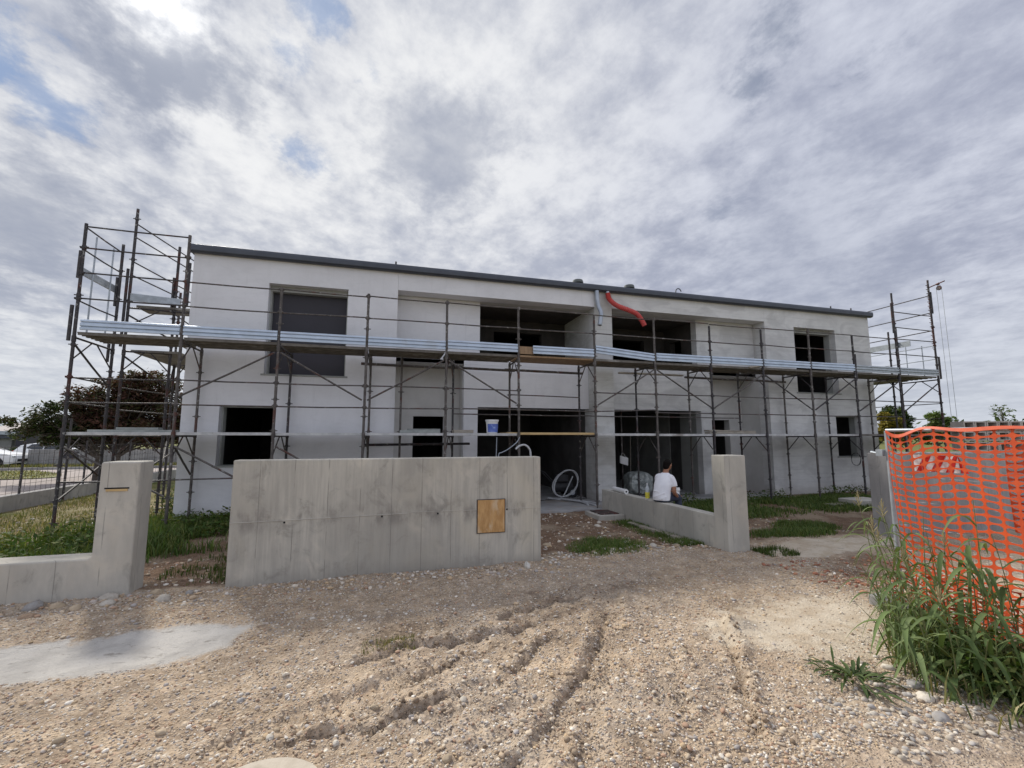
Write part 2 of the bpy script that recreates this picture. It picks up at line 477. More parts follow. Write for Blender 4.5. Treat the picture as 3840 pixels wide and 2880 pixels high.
def np_mesh(name, verts, faces, m, colors=None, smooth=False, parent=None):
    """verts (n,3), faces (m,3 or 4), optional per-vertex colours"""
    verts = np.asarray(verts, np.float32)
    faces = np.asarray(faces, np.int32)
    if parent:
        verts = verts - np.array(ORG.get(parent.name, Vector((0, 0, 0))), np.float32)
    k = faces.shape[1]
    me = bpy.data.meshes.new(name)
    me.vertices.add(len(verts))
    me.vertices.foreach_set('co', verts.ravel())
    me.loops.add(faces.size)
    me.loops.foreach_set('vertex_index', faces.ravel())
    me.polygons.add(len(faces))
    me.polygons.foreach_set('loop_start', np.arange(0, faces.size, k, dtype=np.int32))
    if smooth:
        me.polygons.foreach_set('use_smooth', np.ones(len(faces), bool))
    me.update(calc_edges=True)
    if colors is not None:
        ca = me.color_attributes.new('tint', 'FLOAT_COLOR', 'POINT')
        c4 = np.ones((len(verts), 4), np.float32)
        c4[:, :colors.shape[1]] = colors
        ca.data.foreach_set('color', c4.ravel())
    me.materials.append(M[m] if isinstance(m, str) else m)
    ob = bpy.data.objects.new(name, me)
    COL.objects.link(ob)
    if parent:
        ob.parent = parent
        ORG[ob.name] = ORG.get(parent.name, Vector((0, 0, 0)))
    return ob

def tag(o, label=None, cat=None, group=None, kind=None):
    if label: o['label'] = label
    if cat: o['category'] = cat
    if group: o['group'] = group
    if kind: o['kind'] = kind
    return o

def thing(name, label, cat, loc=(0, 0, 0), group=None):
    o = bpy.data.objects.new(name, None)
    o.empty_display_size = 0.2
    COL.objects.link(o)
    o.location = loc
    ORG[o.name] = Vector(loc)
    return tag(o, label, cat, group)

def copy_thing(o, loc, rz=0.0, label=None, parent=None):
    c = o.copy()
    COL.objects.link(c)
    c.location = loc
    c.rotation_euler = (0, 0, rz)
    if label: c['label'] = label
    for ch in [x for x in bpy.data.objects if x.parent == o]:
        d = ch.copy()
        COL.objects.link(d)
        d.parent = c
        for g in [x for x in bpy.data.objects if x.parent == ch]:
            e = g.copy()
            COL.objects.link(e)
            e.parent = d
    return c

def smooth_path(pts, k=8):
    """Catmull-Rom through the points"""
    P = [Vector(p) for p in pts]
    P = [P[0] * 2 - P[1]] + P + [P[-1] * 2 - P[-2]]
    out = []
    for i in range(1, len(P) - 2):
        for j in range(k):
            t = j / k
            a, b, c, d = P[i - 1], P[i], P[i + 1], P[i + 2]
            out.append(0.5 * ((2 * b) + (c - a) * t + (2 * a - 5 * b + 4 * c - d) * t * t + (3 * b - a - 3 * c + d) * t ** 3))
    out.append(P[-2])
    return out

# ---------------------------------------------------------------- ground
def vnoise(x, y, s, seed=0):
    """smooth value noise on arrays"""
    x = x * s; y = y * s
    xi = np.floor(x).astype(np.int64); yi = np.floor(y).astype(np.int64)
    fx = x - xi; fy = y - yi
    fx = fx * fx * (3 - 2 * fx); fy = fy * fy * (3 - 2 * fy)
    def h(a, b):
        n = (a * 374761393 + b * 668265263 + seed * 1442695041) & 0x7fffffff
        n = ((n ^ (n >> 13)) * 1274126177) & 0x7fffffff
        return ((n ^ (n >> 16)) & 0xffff) / 65535.0
    return (h(xi, yi) * (1 - fx) + h(xi + 1, yi) * fx) * (1 - fy) + (h(xi, yi + 1) * (1 - fx) + h(xi + 1, yi + 1) * fx) * fy

def fbm(x, y, s, o=4, seed=0):
    t = 0; a = 0.5
    for i in range(o):
        t = t + a * vnoise(x, y, s, seed + i * 17); s *= 2.03; a *= 0.5
    return t

RUTS = [([(0.55, 2.40), (0.72, 2.63), (1.05, 2.93), (1.35, 3.31), (1.59, 3.5), (1.97, 4.03), (2.25, 4.45), (2.5, 4.95)], 0.052),
        ([(-0.3, 4.08), (0.02, 4.18), (0.23, 4.32), (0.58, 4.32), (0.95, 4.4), (1.5, 4.53), (2.1, 4.7)], 0.066),
        ([(1.2, 4.74), (1.41, 4.84), (1.75, 5.0), (2.53, 5.12)], 0.066),
        ([(-0.6, 3.2), (-0.3, 3.27), (0, 3.23), (0.15, 3.32), (0.32, 3.37), (0.64, 3.52)], 0.058),
        ([(1.0, 3.68), (1.14, 3.8), (1.41, 4.05), (1.7, 4.27)], 0.050),
        ([(1.1, 2.55), (1.2, 2.72), (1.37, 2.93)], 0.035),
        ([(0.2, 3.75), (0.36, 3.83), (0.56, 3.91), (0.73, 4.04), (1.2, 4.2)], 0.035),
        ([(3.3, 4.0), (3.19, 3.8), (2.9, 3.35), (2.7, 3.06), (2.52, 2.82), (2.38, 2.63), (2.3, 2.4)], 0.072)]

TRACKS = [([(0.72, 2.2), (1.15, 2.75), (1.5, 3.2), (1.85, 3.75), (2.2, 4.3), (2.7, 5.2), (3.3, 6.1)], 0.15),
          ([(-1.4, 2.9), (-0.5, 3.4), (0.2, 3.75), (0.9, 4.15), (1.7, 4.7), (2.5, 5.4), (3.1, 6.2)], 0.15),
          ([(1.5, 2.2), (1.85, 2.7), (2.15, 3.2), (2.45, 3.8), (2.8, 4.6), (3.3, 5.5), (3.9, 6.3)], 0.14),
          ([(-1.6, 2.3), (-0.6, 2.75), (0.1, 3.05), (0.8, 3.5), (1.35, 4.0)], 0.14)]

def seg_dist(x, y, pts):
    """signed distance to a polyline and the position along it"""
    best = np.full(x.shape, 1e9); side = np.zeros(x.shape); endf = np.zeros(x.shape)
    n = len(pts) - 1
    for i in range(n):
        ax, ay = pts[i]; bx, by = pts[i + 1]
        dx, dy = bx - ax, by - ay
        L2 = dx * dx + dy * dy
        t = np.clip(((x - ax) * dx + (y - ay) * dy) / L2, 0, 1)
        qx, qy = ax + t * dx, ay + t * dy
        d = np.hypot(x - qx, y - qy)
        s = np.sign((x - ax) * dy - (y - ay) * dx)
        m = d < best
        best = np.where(m, d, best); side = np.where(m, s, side); endf = np.where(m, (i + t) / n, endf)
    return best, side, endf

def in_poly(x, y, poly):
    c = np.zeros(x.shape, bool)
    n = len(poly)
    for i in range(n):
        x1, y1 = poly[i]; x2, y2 = poly[(i + 1) % n]
        m = ((y1 > y) != (y2 > y)) & (x < (x2 - x1) * (y - y1) / (y2 - y1 + 1e-12) + x1)
        c ^= m
    return c

def poly_soft(x, y, poly, w):
    """1 inside, fading to 0 within w outside"""
    pts = list(poly) + [poly[0]]
    d, _, _ = seg_dist(x, y, pts)
    ins = in_poly(x, y, poly)
    d = np.where(ins, -d, d)
    return np.clip(0.5 - d / w, 0, 1)

MUD = [(-9, 5.2), (-3.12, 5.25), (-2.8, 5.27), (-2.45, 5.25), (-2.13, 5.35), (-1.61, 5.36), (-1.16, 5.19), (-1.29, 4.72), (-1.49, 4.62), (-1.79, 4.55), (-2.09, 4.54), (-2.39, 4.55), (-2.67, 4.53), (-9, 4.3)]
SAND = [(3.0, 4.1), (3.5, 4.3), (4.0, 4.27), (4.7, 4.5), (5.3, 4.2), (5.15, 3.4), (4.4, 3.0), (3.95, 2.85), (3.75, 2.95), (3.4, 3.0), (3.0, 3.2), (2.9, 3.7)]
SAND2 = [(3.2, 2.85), (3.5, 2.75), (3.55, 2.55), (3.1, 2.45), (2.6, 2.55), (2.75, 2.75)]
STRIP = [(5.85, 6.3), (7.23, 6.55), (9.2, 6.4), (9.0, 5.9), (8.26, 5.85), (6.36, 5.6), (5.85, 5.9)]
RUBBLE = [(5.4, 4.9), (6.4, 5.4), (7.4, 5.5), (7.0, 4.6), (6.2, 4.3), (5.4, 4.0)]

def hgt(x, y):
    x = np.asarray(x, float); y = np.asarray(y, float)
    near = np.clip((14 - np.abs(x)) / 5, 0, 1) * np.clip((13.5 - y) / 3, 0, 1) * np.clip((y + 8) / 4, 0, 1)
    mud = np.maximum(poly_soft(x, y, MUD, 0.35), 0)
    sand = np.maximum(poly_soft(x, y, SAND, 0.5), poly_soft(x, y, STRIP, 0.4))
    flat = np.clip(1 - np.maximum(mud, sand * 0.75), 0, 1)
    h = (fbm(x, y, 0.55, 3, 3) - 0.45) * 0.10 * near
    h = h + (fbm(x, y, 2.6, 4, 9) - 0.45) * 0.055 * near * (0.25 + 0.75 * flat)
    h = h + (fbm(x, y, 11, 3, 21) - 0.45) * 0.030 * near * (0.12 + 0.88 * flat)
    clod = np.clip((y - 2) / 1, 0, 1) * np.clip((5.6 - y) / 0.8, 0, 1) * np.exp(-((x - 1.0) / 1.6) ** 2)
    h = h + (np.abs(fbm(x, y, 4.5, 4, 52) - 0.47) * -0.16 + 0.012) * clod * flat
    yard = np.clip((y - 6.75) / 0.5, 0, 1)
    h = h - 0.035 * yard * near
    for pts, dep in RUTS:
        xs = [p[0] for p in pts]; ys = [p[1] for p in pts]
        box = (x > min(xs) - 0.6) & (x < max(xs) + 0.6) & (y > min(ys) - 0.6) & (y < max(ys) + 0.6)
        if not box.any():
            continue
        d, s, e = seg_dist(x, y, pts)
        wob = 1 + 0.9 * (vnoise(x, y, 8, 31) - 0.5)
        sd = d * s * wob
        ends = np.clip(np.minimum(e, 1 - e) * 7, 0, 1)
        prof = -dep * 0.70 * np.exp(-((sd - 0.02) / 0.025) ** 2) + dep * 0.5 * np.exp(-((sd + 0.05) / 0.045) ** 2) - dep * 0.28 * np.exp(-((sd - 0.13) / 0.08) ** 2)
        chop = 0.25 + 1.3 * vnoise(x, y, 15, 41) * (0.4 + 1.1 * vnoise(x, y, 5, 43))
        h = h + np.where(box, prof * ends * chop, 0)
    h = h - 0.02 * mud
    for pts, wd in TRACKS:
        xs = [p[0] for p in pts]; ys = [p[1] for p in pts]
        box = (x > min(xs) - 0.5) & (x < max(xs) + 0.5) & (y > min(ys) - 0.5) & (y < max(ys) + 0.5)
        if not box.any():
            continue
        d, s, e = seg_dist(x, y, pts)
        L = sum(math.dist(pts[i], pts[i + 1]) for i in range(len(pts) - 1))
        run = e * L
        inn = np.clip((wd - d) / 0.05, 0, 1) * np.clip(np.minimum(e, 1 - e) * 6, 0, 1)
        lug = np.clip(np.sin(2 * np.pi * (run / 0.115 + d * 2.4 * s)) * 1.6, -1, 1)
        patchy = np.clip((vnoise(x, y, 2.3, 71) - 0.25) * 2.2, 0, 1)
        berm = np.exp(-((d - wd - 0.03) / 0.04) ** 2) * np.clip(np.minimum(e, 1 - e) * 6, 0, 1)
        h = h + np.where(box, (inn * (-0.018 + 0.015 * lug) + berm * 0.020) * patchy, 0)
    # a low heap of spoil near the weeds
    h = h + 0.09 * np.exp(-(((x - 3.35) / 0.16) ** 2 + ((y - 3.85) / 0.14) ** 2))
    return h

def spaced(fine_lo, fine_hi, step, lo, hi, grow=1.22):
    a = list(np.arange(fine_lo, fine_hi, step))
    s = step; p = a[-1]
    while p < hi:
        s *= grow; p += s; a.append(p)
    s = step; p = a[0]; b = []
    while p > lo:
        s *= grow; p -= s; b.append(p)
    return np.array(b[::-1] + a)

gx = spaced(-5.2, 6.6, 0.034, -900, 900, 1.16)
gy = spaced(2.1, 7.0, 0.030, -300, 1100, 1.13)
GX, GY = np.meshgrid(gx, gy)
GZ = hgt(GX, GY)
nx, ny = len(gx), len(gy)
verts = np.stack([GX.ravel(), GY.ravel(), GZ.ravel()], 1)
ii = np.arange(nx * ny).reshape(ny, nx)
faces = np.stack([ii[:-1, :-1].ravel(), ii[:-1, 1:].ravel(), ii[1:, 1:].ravel(), ii[1:, :-1].ravel()], 1)
X_, Y_ = GX.ravel(), GY.ravel()
edge = (fbm(X_, Y_, 2.2, 4, 5) - 0.47) * 0.5
m_sand = np.clip(np.maximum.reduce([poly_soft(X_ + edge * 0.5, Y_ + edge * 0.35, MUD, 0.34) * 1.0, poly_soft(X_ + edge * 0.8, Y_ + edge * 0.8, SAND, 0.9) * 0.8,
                                    poly_soft(X_ + edge * 0.6, Y_ + edge, SAND2, 0.6) * 0.6, poly_soft(X_, Y_ + edge * 0.4, STRIP, 0.16)]), 0, 1)
m_soil = np.clip((Y_ - 6.62 + edge * 0.4) / 0.12, 0, 1)
m_soil = np.maximum(m_soil, 0.9 * poly_soft(X_ + edge, Y_ + edge, RUBBLE, 0.5))
far = np.clip((np.abs(X_ - 3) - 13) / 4, 0, 1)
far = np.maximum(far, np.clip((Y_ - 16) / 4, 0, 1))
far = np.maximum(far, np.clip((-6 - Y_) / 4, 0, 1))
lawn = np.clip(np.where(X_ < -4.0, (Y_ - 6.9) * 2, 0), 0, 1)
m_green = np.clip(np.maximum(far, lawn * np.clip(0.4 + 1.6 * (fbm(X_, Y_, 0.8, 3, 77) - 0.3), 0, 1)), 0, 1)
cols = np.stack([m_sand, m_soil, m_green], 1)

def ground_material():
    m, N = new_mat('gravel_and_soil')
    at = N.n('ShaderNodeVertexColor', layer_name='tint')
    sep = N.n('ShaderNodeSeparateColor')
    N.link(at.outputs[0], sep.inputs[0])
    warp = N.n('ShaderNodeTexNoise')
    N.link(N.pos, warp.inputs['Vector'])
    warp.inputs['Scale'].default_value = 16
    warp.inputs['Detail'].default_value = 3
    wpos = N.vmath('ADD', N.pos, N.vmath('MULTIPLY', N.vmath('SUBTRACT', warp.outputs['Color'], (0.5, 0.5, 0.5)), (0.035, 0.035, 0.035)))
    def peb(scale):
        v = N.n('ShaderNodeTexVoronoi')
        N.link(wpos, v.inputs['Vector'])
        v.inputs['Scale'].default_value = scale
        s = N.n('ShaderNodeSeparateColor')
        N.link(v.outputs['Color'], s.inputs[0])
        return v.outputs['Distance'], s.outputs[0], s.outputs[1]
    stones = [(0.0, (0.20, 0.145, 0.10)), (0.20, (0.42, 0.325, 0.235)), (0.42, (0.54, 0.44, 0.325)), (0.60, (0.38, 0.315, 0.26)), (0.76, (0.62, 0.54, 0.44)), (0.91, (0.76, 0.71, 0.63)), (1.0, (0.46, 0.29, 0.20))]
    d1, c1, e1 = peb(58)
    d2, c2, e2 = peb(24)
    big = N.smooth(e2, 0.60, 0.68)
    colr = N.mix(big, N.ramp(c1, stones), N.ramp(c2, stones))
    dist = N.mix(big, d1, d2)
    dirt = N.mix(N.smooth(N.noise(N.pos, 5.0, 5, 0.65), 0.35, 0.65), (0.58, 0.45, 0.315), (0.44, 0.33, 0.23))
    sand_amt = N.smooth(N.noise(N.pos, 1.7, 6, 0.62, 0.5), 0.40, 0.66)
    gap = N.smooth(dist, 0.22, 0.52)
    grav = N.mix(N.math('MULTIPLY', gap, 0.75), colr, dirt)
    grav = N.mix(N.math('MULTIPLY', sand_amt, 0.68), grav, dirt)
    crev = N.math('MULTIPLY', N.smooth(dist, 0.42, 0.62), N.smooth(N.noise(N.pos, 3.1, 5, 0.65), 0.36, 0.6))
    grav = N.mix(N.math('MULTIPLY', crev, 0.55), grav, (0.13, 0.095, 0.068))
    grey = N.smooth(N.noise(N.scale(N.pos, (1, 1, 1), loc=(4, 8, 0)), 0.55, 4, 0.55, 0.4), 0.46, 0.62)
    grav = N.mix(N.math('MULTIPLY', grey, 0.18), grav, (0.46, 0.425, 0.38))
    dark_soil = N.smooth(N.noise(N.scale(N.pos, (1, 1, 1), loc=(1, 3, 0)), 2.4, 5, 0.65, 0.6), 0.58, 0.72)
    grav = N.mix(N.math('MULTIPLY', dark_soil, 0.45), grav, (0.24, 0.175, 0.125))
    moist_shade = N.n('ShaderNodeAttribute', attribute_name='dark_soil').outputs['Fac']  # one mask for moist earth and the painted shade of the ruts
    moist_shade_m = N.math('MULTIPLY', moist_shade, N.smooth(N.noise(N.pos, 14, 5, 0.7), 0.36, 0.58))
    grav = N.mix(N.math('MULTIPLY', moist_shade_m, 0.80), grav, (0.13, 0.090, 0.062))
    # pale dried slurry
    sl_ = N.mix(N.smooth(N.noise(N.pos, 3.2, 6, 0.65, 0.4), 0.35, 0.68), (0.55, 0.52, 0.475), (0.43, 0.405, 0.37))
    sxp = N.n('ShaderNodeSeparateXYZ')
    N.link(N.pos, sxp.inputs[0])
    beige = N.mix(N.smooth(N.noise(N.pos, 4.0, 6, 0.68, 0.4), 0.36, 0.64), (0.58, 0.505, 0.40), (0.46, 0.375, 0.275))
    sl_ = N.mix(N.smooth(sxp.outputs[0], 0.5, 1.5), sl_, beige)
    sl_ = N.mix(N.math('MULTIPLY', N.smooth(N.noise(N.pos, 30, 4, 0.6), 0.60, 0.72), 0.5), sl_, (0.30, 0.27, 0.24))
    fleck = N.noise(N.scale(N.pos, (3.2, 7.5, 1), rot=(0, 0, R(18))), 1.6, 7, 0.72, 0.5)
    sl_ = N.mix(N.math('MULTIPLY', N.smooth(fleck, 0.59, 0.64), 0.65), sl_, (0.22, 0.195, 0.165))
    # reddish garden soil with crumbs
    so2 = N.mix(N.smooth(N.noise(N.pos, 7, 6, 0.7), 0.33, 0.68), (0.24, 0.155, 0.10), (0.155, 0.10, 0.068))
    so2 = N.mix(N.smooth(N.noise(N.pos, 1.2, 5, 0.6, 0.4), 0.45, 0.65), so2, (0.33, 0.255, 0.18))
    so2 = N.mix(N.math('MULTIPLY', N.smooth(e1, 0.86, 0.9), N.smooth(d1, 0.3, 0.42, 1, 0)), so2, (0.50, 0.45, 0.38))
    gr = N.mix(N.smooth(N.noise(N.pos, 1.1, 6, 0.65), 0.36, 0.66), (0.105, 0.125, 0.035), (0.20, 0.19, 0.075))
    mk = N.math('ADD', sep.outputs[0], N.math('MULTIPLY', N.math('SUBTRACT', N.noise(N.pos, 6.5, 6, 0.68), 0.5), 1.3))
    mk = N.math('MULTIPLY', N.smooth(mk, 0.30, 0.66), N.smooth(sep.outputs[0], 0.02, 0.2))
    c = N.mix(mk, grav, sl_)
    c = N.mix(sep.outputs[1], c, so2)
    c = N.mix(sep.outputs[2], c, gr)
    c = N.mix(N.math('MULTIPLY', sep.outputs[0], sep.outputs[1]), c, sl_)
    N.link(c, N.b.inputs['Base Color'])
    N.b.inputs['Roughness'].default_value = 0.95
    N.b.inputs['Specular IOR Level'].default_value = 0.15
    h = N.math('MULTIPLY', N.smooth(dist, 0.0, 0.55, 1.0, 0.0), N.math('SUBTRACT', 1.0, N.math('MULTIPLY', sep.outputs[0], 0.95)))
    h = N.math('ADD', h, N.math('MULTIPLY', N.noise(N.pos, 55, 5, 0.7), 0.55))
    h = N.math('ADD', h, N.math('MULTIPLY', N.noise(N.pos, 18, 5, 0.7), 1.1))
    bump(N, h, 1.0, 0.014)
    return m
M['ground'] = ground_material()
dark_soil = np.zeros(len(X_))  # dark lines along the ruts: moist earth plus shade put into the colour
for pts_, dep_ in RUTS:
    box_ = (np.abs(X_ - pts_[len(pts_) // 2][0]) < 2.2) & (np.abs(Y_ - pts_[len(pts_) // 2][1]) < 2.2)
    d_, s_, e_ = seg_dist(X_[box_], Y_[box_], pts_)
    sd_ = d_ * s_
    dark_soil[box_] = np.maximum(dark_soil[box_], 1.0 * np.exp(-((sd_ - 0.018) / 0.027) ** 2) * np.clip(np.minimum(e_, 1 - e_) * 8 + 0.1, 0, 1))
dark_soil = np.maximum(dark_soil, 0.75 * np.clip((fbm(X_, Y_, 1.9, 4, 61) - 0.56) * 6, 0, 1) * (np.abs(X_ - 1.2) < 2.6) * (Y_ < 5.4))
dark_soil = np.maximum(dark_soil, 0.8 * np.exp(-(((X_ - 3.9) / 0.5) ** 2 + ((Y_ - 4.3) / 0.22) ** 2)))
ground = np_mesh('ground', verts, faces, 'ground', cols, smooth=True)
da = ground.data.attributes.new('dark_soil', 'FLOAT', 'POINT')
da.data.foreach_set('value', dark_soil.astype(np.float32))
tag(ground, kind='structure')

# ---------------------------------------------------------------- loose stones
def stone_material():
    m, N = new_mat('river_stone')
    at = N.n('ShaderNodeVertexColor', layer_name='tint')
    f = N.noise(N.pos, 40, 4, 0.6)
    c = N.mix(N.math('MULTIPLY', N.smooth(f, 0.4, 0.7), 0.3), at.outputs[0], (0.26, 0.21, 0.16))
    N.link(c, N.b.inputs['Base Color'])
    N.b.inputs['Roughness'].default_value = 0.85
    N.b.inputs['Specular IOR Level'].default_value = 0.25
    bump(N, f, 0.25, 0.004)
    return m
M['stone'] = stone_material()
STONE_COLS = np.array([(0.58, 0.475, 0.35), (0.50, 0.385, 0.265), (0.64, 0.57, 0.47), (0.37, 0.29, 0.215), (0.74, 0.69, 0.61), (0.47, 0.41, 0.36), (0.44, 0.29, 0.20), (0.54, 0.40, 0.25), (0.39, 0.36, 0.34)])

def ico(sub):
    bm = bmesh.new()
    bmesh.ops.create_icosphere(bm, subdivisions=sub, radius=1.0)
    v = np.array([p.co[:] for p in bm.verts]); f = np.array([[q.index for q in g.verts] for g in bm.faces])
    bm.free()
    return v, f

def scatter_stones(px_, py_, rad, sub, squash=(0.35, 0.7), cols=STONE_COLS, sink=0.25, up=0.0):
    n = len(px_)
    v0, f0 = ico(sub)
    k = len(v0)
    P = np.repeat(v0[None], n, 0)
    # lumpy: push along a few random directions
    for _ in range(3):
        d = rng.normal(size=(n, 1, 3)); d /= np.linalg.norm(d, axis=2, keepdims=True)
        P = P * (1 + 0.16 * np.clip((P * d).sum(2, keepdims=True), -1, 1) * rng.uniform(-1, 1.2, (n, 1, 1)))
    P = P + rng.normal(scale=0.07, size=P.shape)
    sc = np.stack([rng.uniform(0.75, 1.3, n), rng.uniform(0.65, 1.0, n), rng.uniform(*squash, n)], 1)[:, None, :]
    P = P * sc * rad[:, None, None]
    a = rng.uniform(0, 2 * np.pi, n); ti = rng.normal(scale=0.28, size=n)
    ca, sa, ct, st = np.cos(a)[:, None], np.sin(a)[:, None], np.cos(ti)[:, None], np.sin(ti)[:, None]
    x, y, z = P[..., 0], P[..., 1], P[..., 2]
    y, z = y * ct - z * st, y * st + z * ct
    x, y = x * ca - y * sa, x * sa + y * ca
    h = hgt(px_, py_)
    V = np.stack([x + px_[:, None], y + py_[:, None], z + (h + rad * (0.5 * np.mean(squash) - sink * 0.3) + up)[:, None]], 2).reshape(-1, 3)
    F = (f0[None] + (np.arange(n) * k)[:, None, None]).reshape(-1, 3)
    C = cols[rng.integers(0, len(cols), n)] * rng.uniform(0.78, 1.15, (n, 1))
    C = np.repeat(C, k, 0)
    return V, F, C

def pebble_field(name, n, rlo, rhi, sub, region, power=2.2):
    x = rng.uniform(region[0], region[1], n)
    u = rng.uniform(0, 1, n)
    y = region[2] + (region[3] - region[2]) * u ** 1.35
    ok = (poly_soft(x, y, MUD, 0.1) < 0.35) & (poly_soft(x, y, SAND, 0.9) < rng.uniform(0.25, 1.15, n)) & (poly_soft(x, y, STRIP, 0.1) < 0.3)
    ok &= rng.uniform(0, 1, n) < 0.25 + 1.3 * np.clip(fbm(x, y, 1.2, 4, 88) - 0.25, 0, 1)
    x, y = x[ok], y[ok]
    r = rlo + (rhi - rlo) * rng.uniform(0, 1, len(x)) ** power
    V, F, C = scatter_stones(x, y, r, sub)
    o = np_mesh(name, V, F, 'stone', C, smooth=True)
    return tag(o, kind='stuff')
pebble_field('gravel', 80000, 0.0045, 0.013, 1, (-5.0, 6.3, 2.2, 6.55), 1.5)
pebble_field('coarse_gravel', 15000, 0.008, 0.021, 2, (-5.4, 6.6, 2.25, 6.6), 2.6)
# stones thrown up along the foot of the walls
def band(n, x0, x1, y0, y1, rlo, rhi, name, cols=STONE_COLS):
    x = rng.uniform(x0, x1, n); y = rng.uniform(y0, y1, n)
    r = rlo + (rhi - rlo) * rng.uniform(0, 1, n) ** 2.2
    V, F, C = scatter_stones(x, y, r, 2, cols=cols)
    return tag(np_mesh(name, V, F, 'stone', C, smooth=True), kind='stuff')
band(700, -4.8, 2.6, 6.0, 6.52, 0.008, 0.035, 'wall_foot_gravel')
band(420, 2.3, 5.3, 6.45, 6.9, 0.008, 0.035, 'yard_edge_gravel')
band(1500, 2.4, 9.0, 6.8, 10.4, 0.010, 0.034, 'yard_stones')
band(700, -8.5, -4.2, 7.0, 13, 0.012, 0.045, 'left_yard_stones')
band(240, -4.0, -1.4, 6.7, 8.2, 0.010, 0.035, 'soil_stones')
band(380, 5.3, 7.4, 4.0, 5.5, 0.010, 0.040, 'brick_rubble', np.array([(0.36, 0.15, 0.09), (0.30, 0.13, 0.085), (0.45, 0.36, 0.27), (0.40, 0.2, 0.12)]))
band(420, 2.9, 4.4, 2.05, 2.75, 0.009, 0.026, 'weed_foot_gravel', np.array([(0.52, 0.46, 0.38), (0.45, 0.40, 0.33), (0.60, 0.55, 0.48), (0.40, 0.38, 0.36)]))

# clods of darker earth thrown up beside the ruts
cx_, cy_ = [], []
for pts_, dep_ in RUTS:
    for k in range(int(34 * len(pts_) / 3)):
        i_ = random.randrange(len(pts_) - 1); t_ = random.random()
        ax_, ay_ = pts_[i_]; bx_, by_ = pts_[i_ + 1]
        L_ = math.hypot(bx_ - ax_, by_ - ay_)
        o_ = random.gauss(-0.045, 0.07)
        cx_.append(ax_ + (bx_ - ax_) * t_ + o_ * (by_ - ay_) / L_); cy_.append(ay_ + (by_ - ay_) * t_ - o_ * (bx_ - ax_) / L_)
cx_, cy_ = np.array(cx_), np.array(cy_)
V, F, C = scatter_stones(cx_, cy_, 0.006 + 0.016 * rng.uniform(0, 1, len(cx_)) ** 2, 2, squash=(0.5, 0.9), cols=np.array([(0.26, 0.19, 0.13), (0.34, 0.26, 0.18), (0.42, 0.33, 0.235), (0.20, 0.145, 0.10), (0.54, 0.46, 0.36)]))
tag(np_mesh('earth_clods', V, F, 'stone', C, smooth=False), kind='stuff')

def big_stone(x, y, r, col, label, group, squash=0.62):
    V, F, C = scatter_stones(np.array([x]), np.array([y]), np.array([r * 0.8]), 3, squash=(squash, squash + 0.05), cols=np.array([col]) * 0.9, sink=1.3 if squash < 0.8 else 0.2)
    o = np_mesh('loose_stone', V, F, 'stone', C, smooth=True)
    return tag(o, label, 'stone', group)
PALE, TAN, GREY, BROWN = (0.62, 0.57, 0.49), (0.50, 0.40, 0.28), (0.40, 0.385, 0.37), (0.36, 0.25, 0.17)
for x, y, r, c in [(-2.89, 6.40, .10, PALE), (-3.05, 6.14, .07, TAN), (-3.27, 6.27, .10, TAN), (-2.80, 6.20, .085, PALE), (-3.55, 6.35, .13, GREY), (-4.0, 6.3, .07, TAN),
                   (-2.3, 6.28, .11, PALE), (-2.45, 6.5, .09, TAN), (-3.75, 6.1, .06, PALE), (-2.1, 6.42, .06, GREY), (-3.4, 6.05, .09, BROWN)]:
    big_stone(x, y, r, c, 'cobble lying at the foot of the low concrete wall with the notched pillar', 'cobbles below the low wall')
for x, y, r, c in [(-0.6, 5.21, .035, PALE), (-0.88, 3.78, .04, GREY), (-0.58, 3.42, .035, TAN), (-1.24, 3.52, .038, TAN), (-0.59, 3.29, .04, PALE), (-0.66, 3.33, .038, TAN),
                   (-0.9, 2.95, .03, PALE), (-1.19, 3.35, .028, PALE), (-0.2, 3.16, .03, PALE), (-0.59, 3.91, .03, PALE), (0.25, 3.05, .035, PALE), (0.62, 3.42, .04, PALE),
                   (0.35, 2.72, .045, PALE), (0.42, 2.8, .04, TAN), (0.02, 3.46, .045, TAN), (0.9, 3.9, .04, PALE), (-1.8, 3.6, .035, TAN), (1.9, 3.0, .035, TAN), (2.5, 3.5, .04, TAN), (0.98, 3.35, .03, GREY)]:
    big_stone(x, y, r, c, 'fist sized river stone lying loose on the open gravel', 'river stones on the gravel')
for x, y, r, c in [(3.85, 7.68, .09, PALE), (4.13, 7.25, .085, PALE), (2.78, 7.52, .08, TAN), (4.41, 8.88, .08, PALE), (5.12, 6.80, .09, PALE), (4.36, 6.78, .08, PALE), (5.01, 6.95, .10, PALE),
                   (4.8, 6.75, .07, TAN), (4.6, 9.2, .07, PALE), (3.3, 8.1, .06, TAN), (5.2, 6.62, .06, PALE), (3.6, 6.75, .06, PALE)]:
    big_stone(x, y, r, c, 'pale stone lying in the earth yard between the tall wall and the gate pillar', 'stones in the earth yard')
for x, y, r, c in [(3.82, 2.62, .085, GREY), (3.71, 2.48, .10, PALE), (3.20, 2.46, .055, PALE), (3.57, 2.30, .09, GREY), (4.02, 2.18, .06, TAN), (3.89, 2.84, .08, PALE),
                   (2.62, 2.38, .06, GREY), (3.4, 2.34, .07, PALE), (3.76, 2.30, .06, TAN), (3.95, 2.45, .07, PALE)]:
    big_stone(x, y, r * 0.65, c, 'stone lying at the foot of the tall weeds below the orange net', 'stones below the weeds')
big_stone(2.02, 6.30, .075, (0.66, 0.64, 0.58), 'single round white stone standing against the tall concrete wall', None, 0.9)

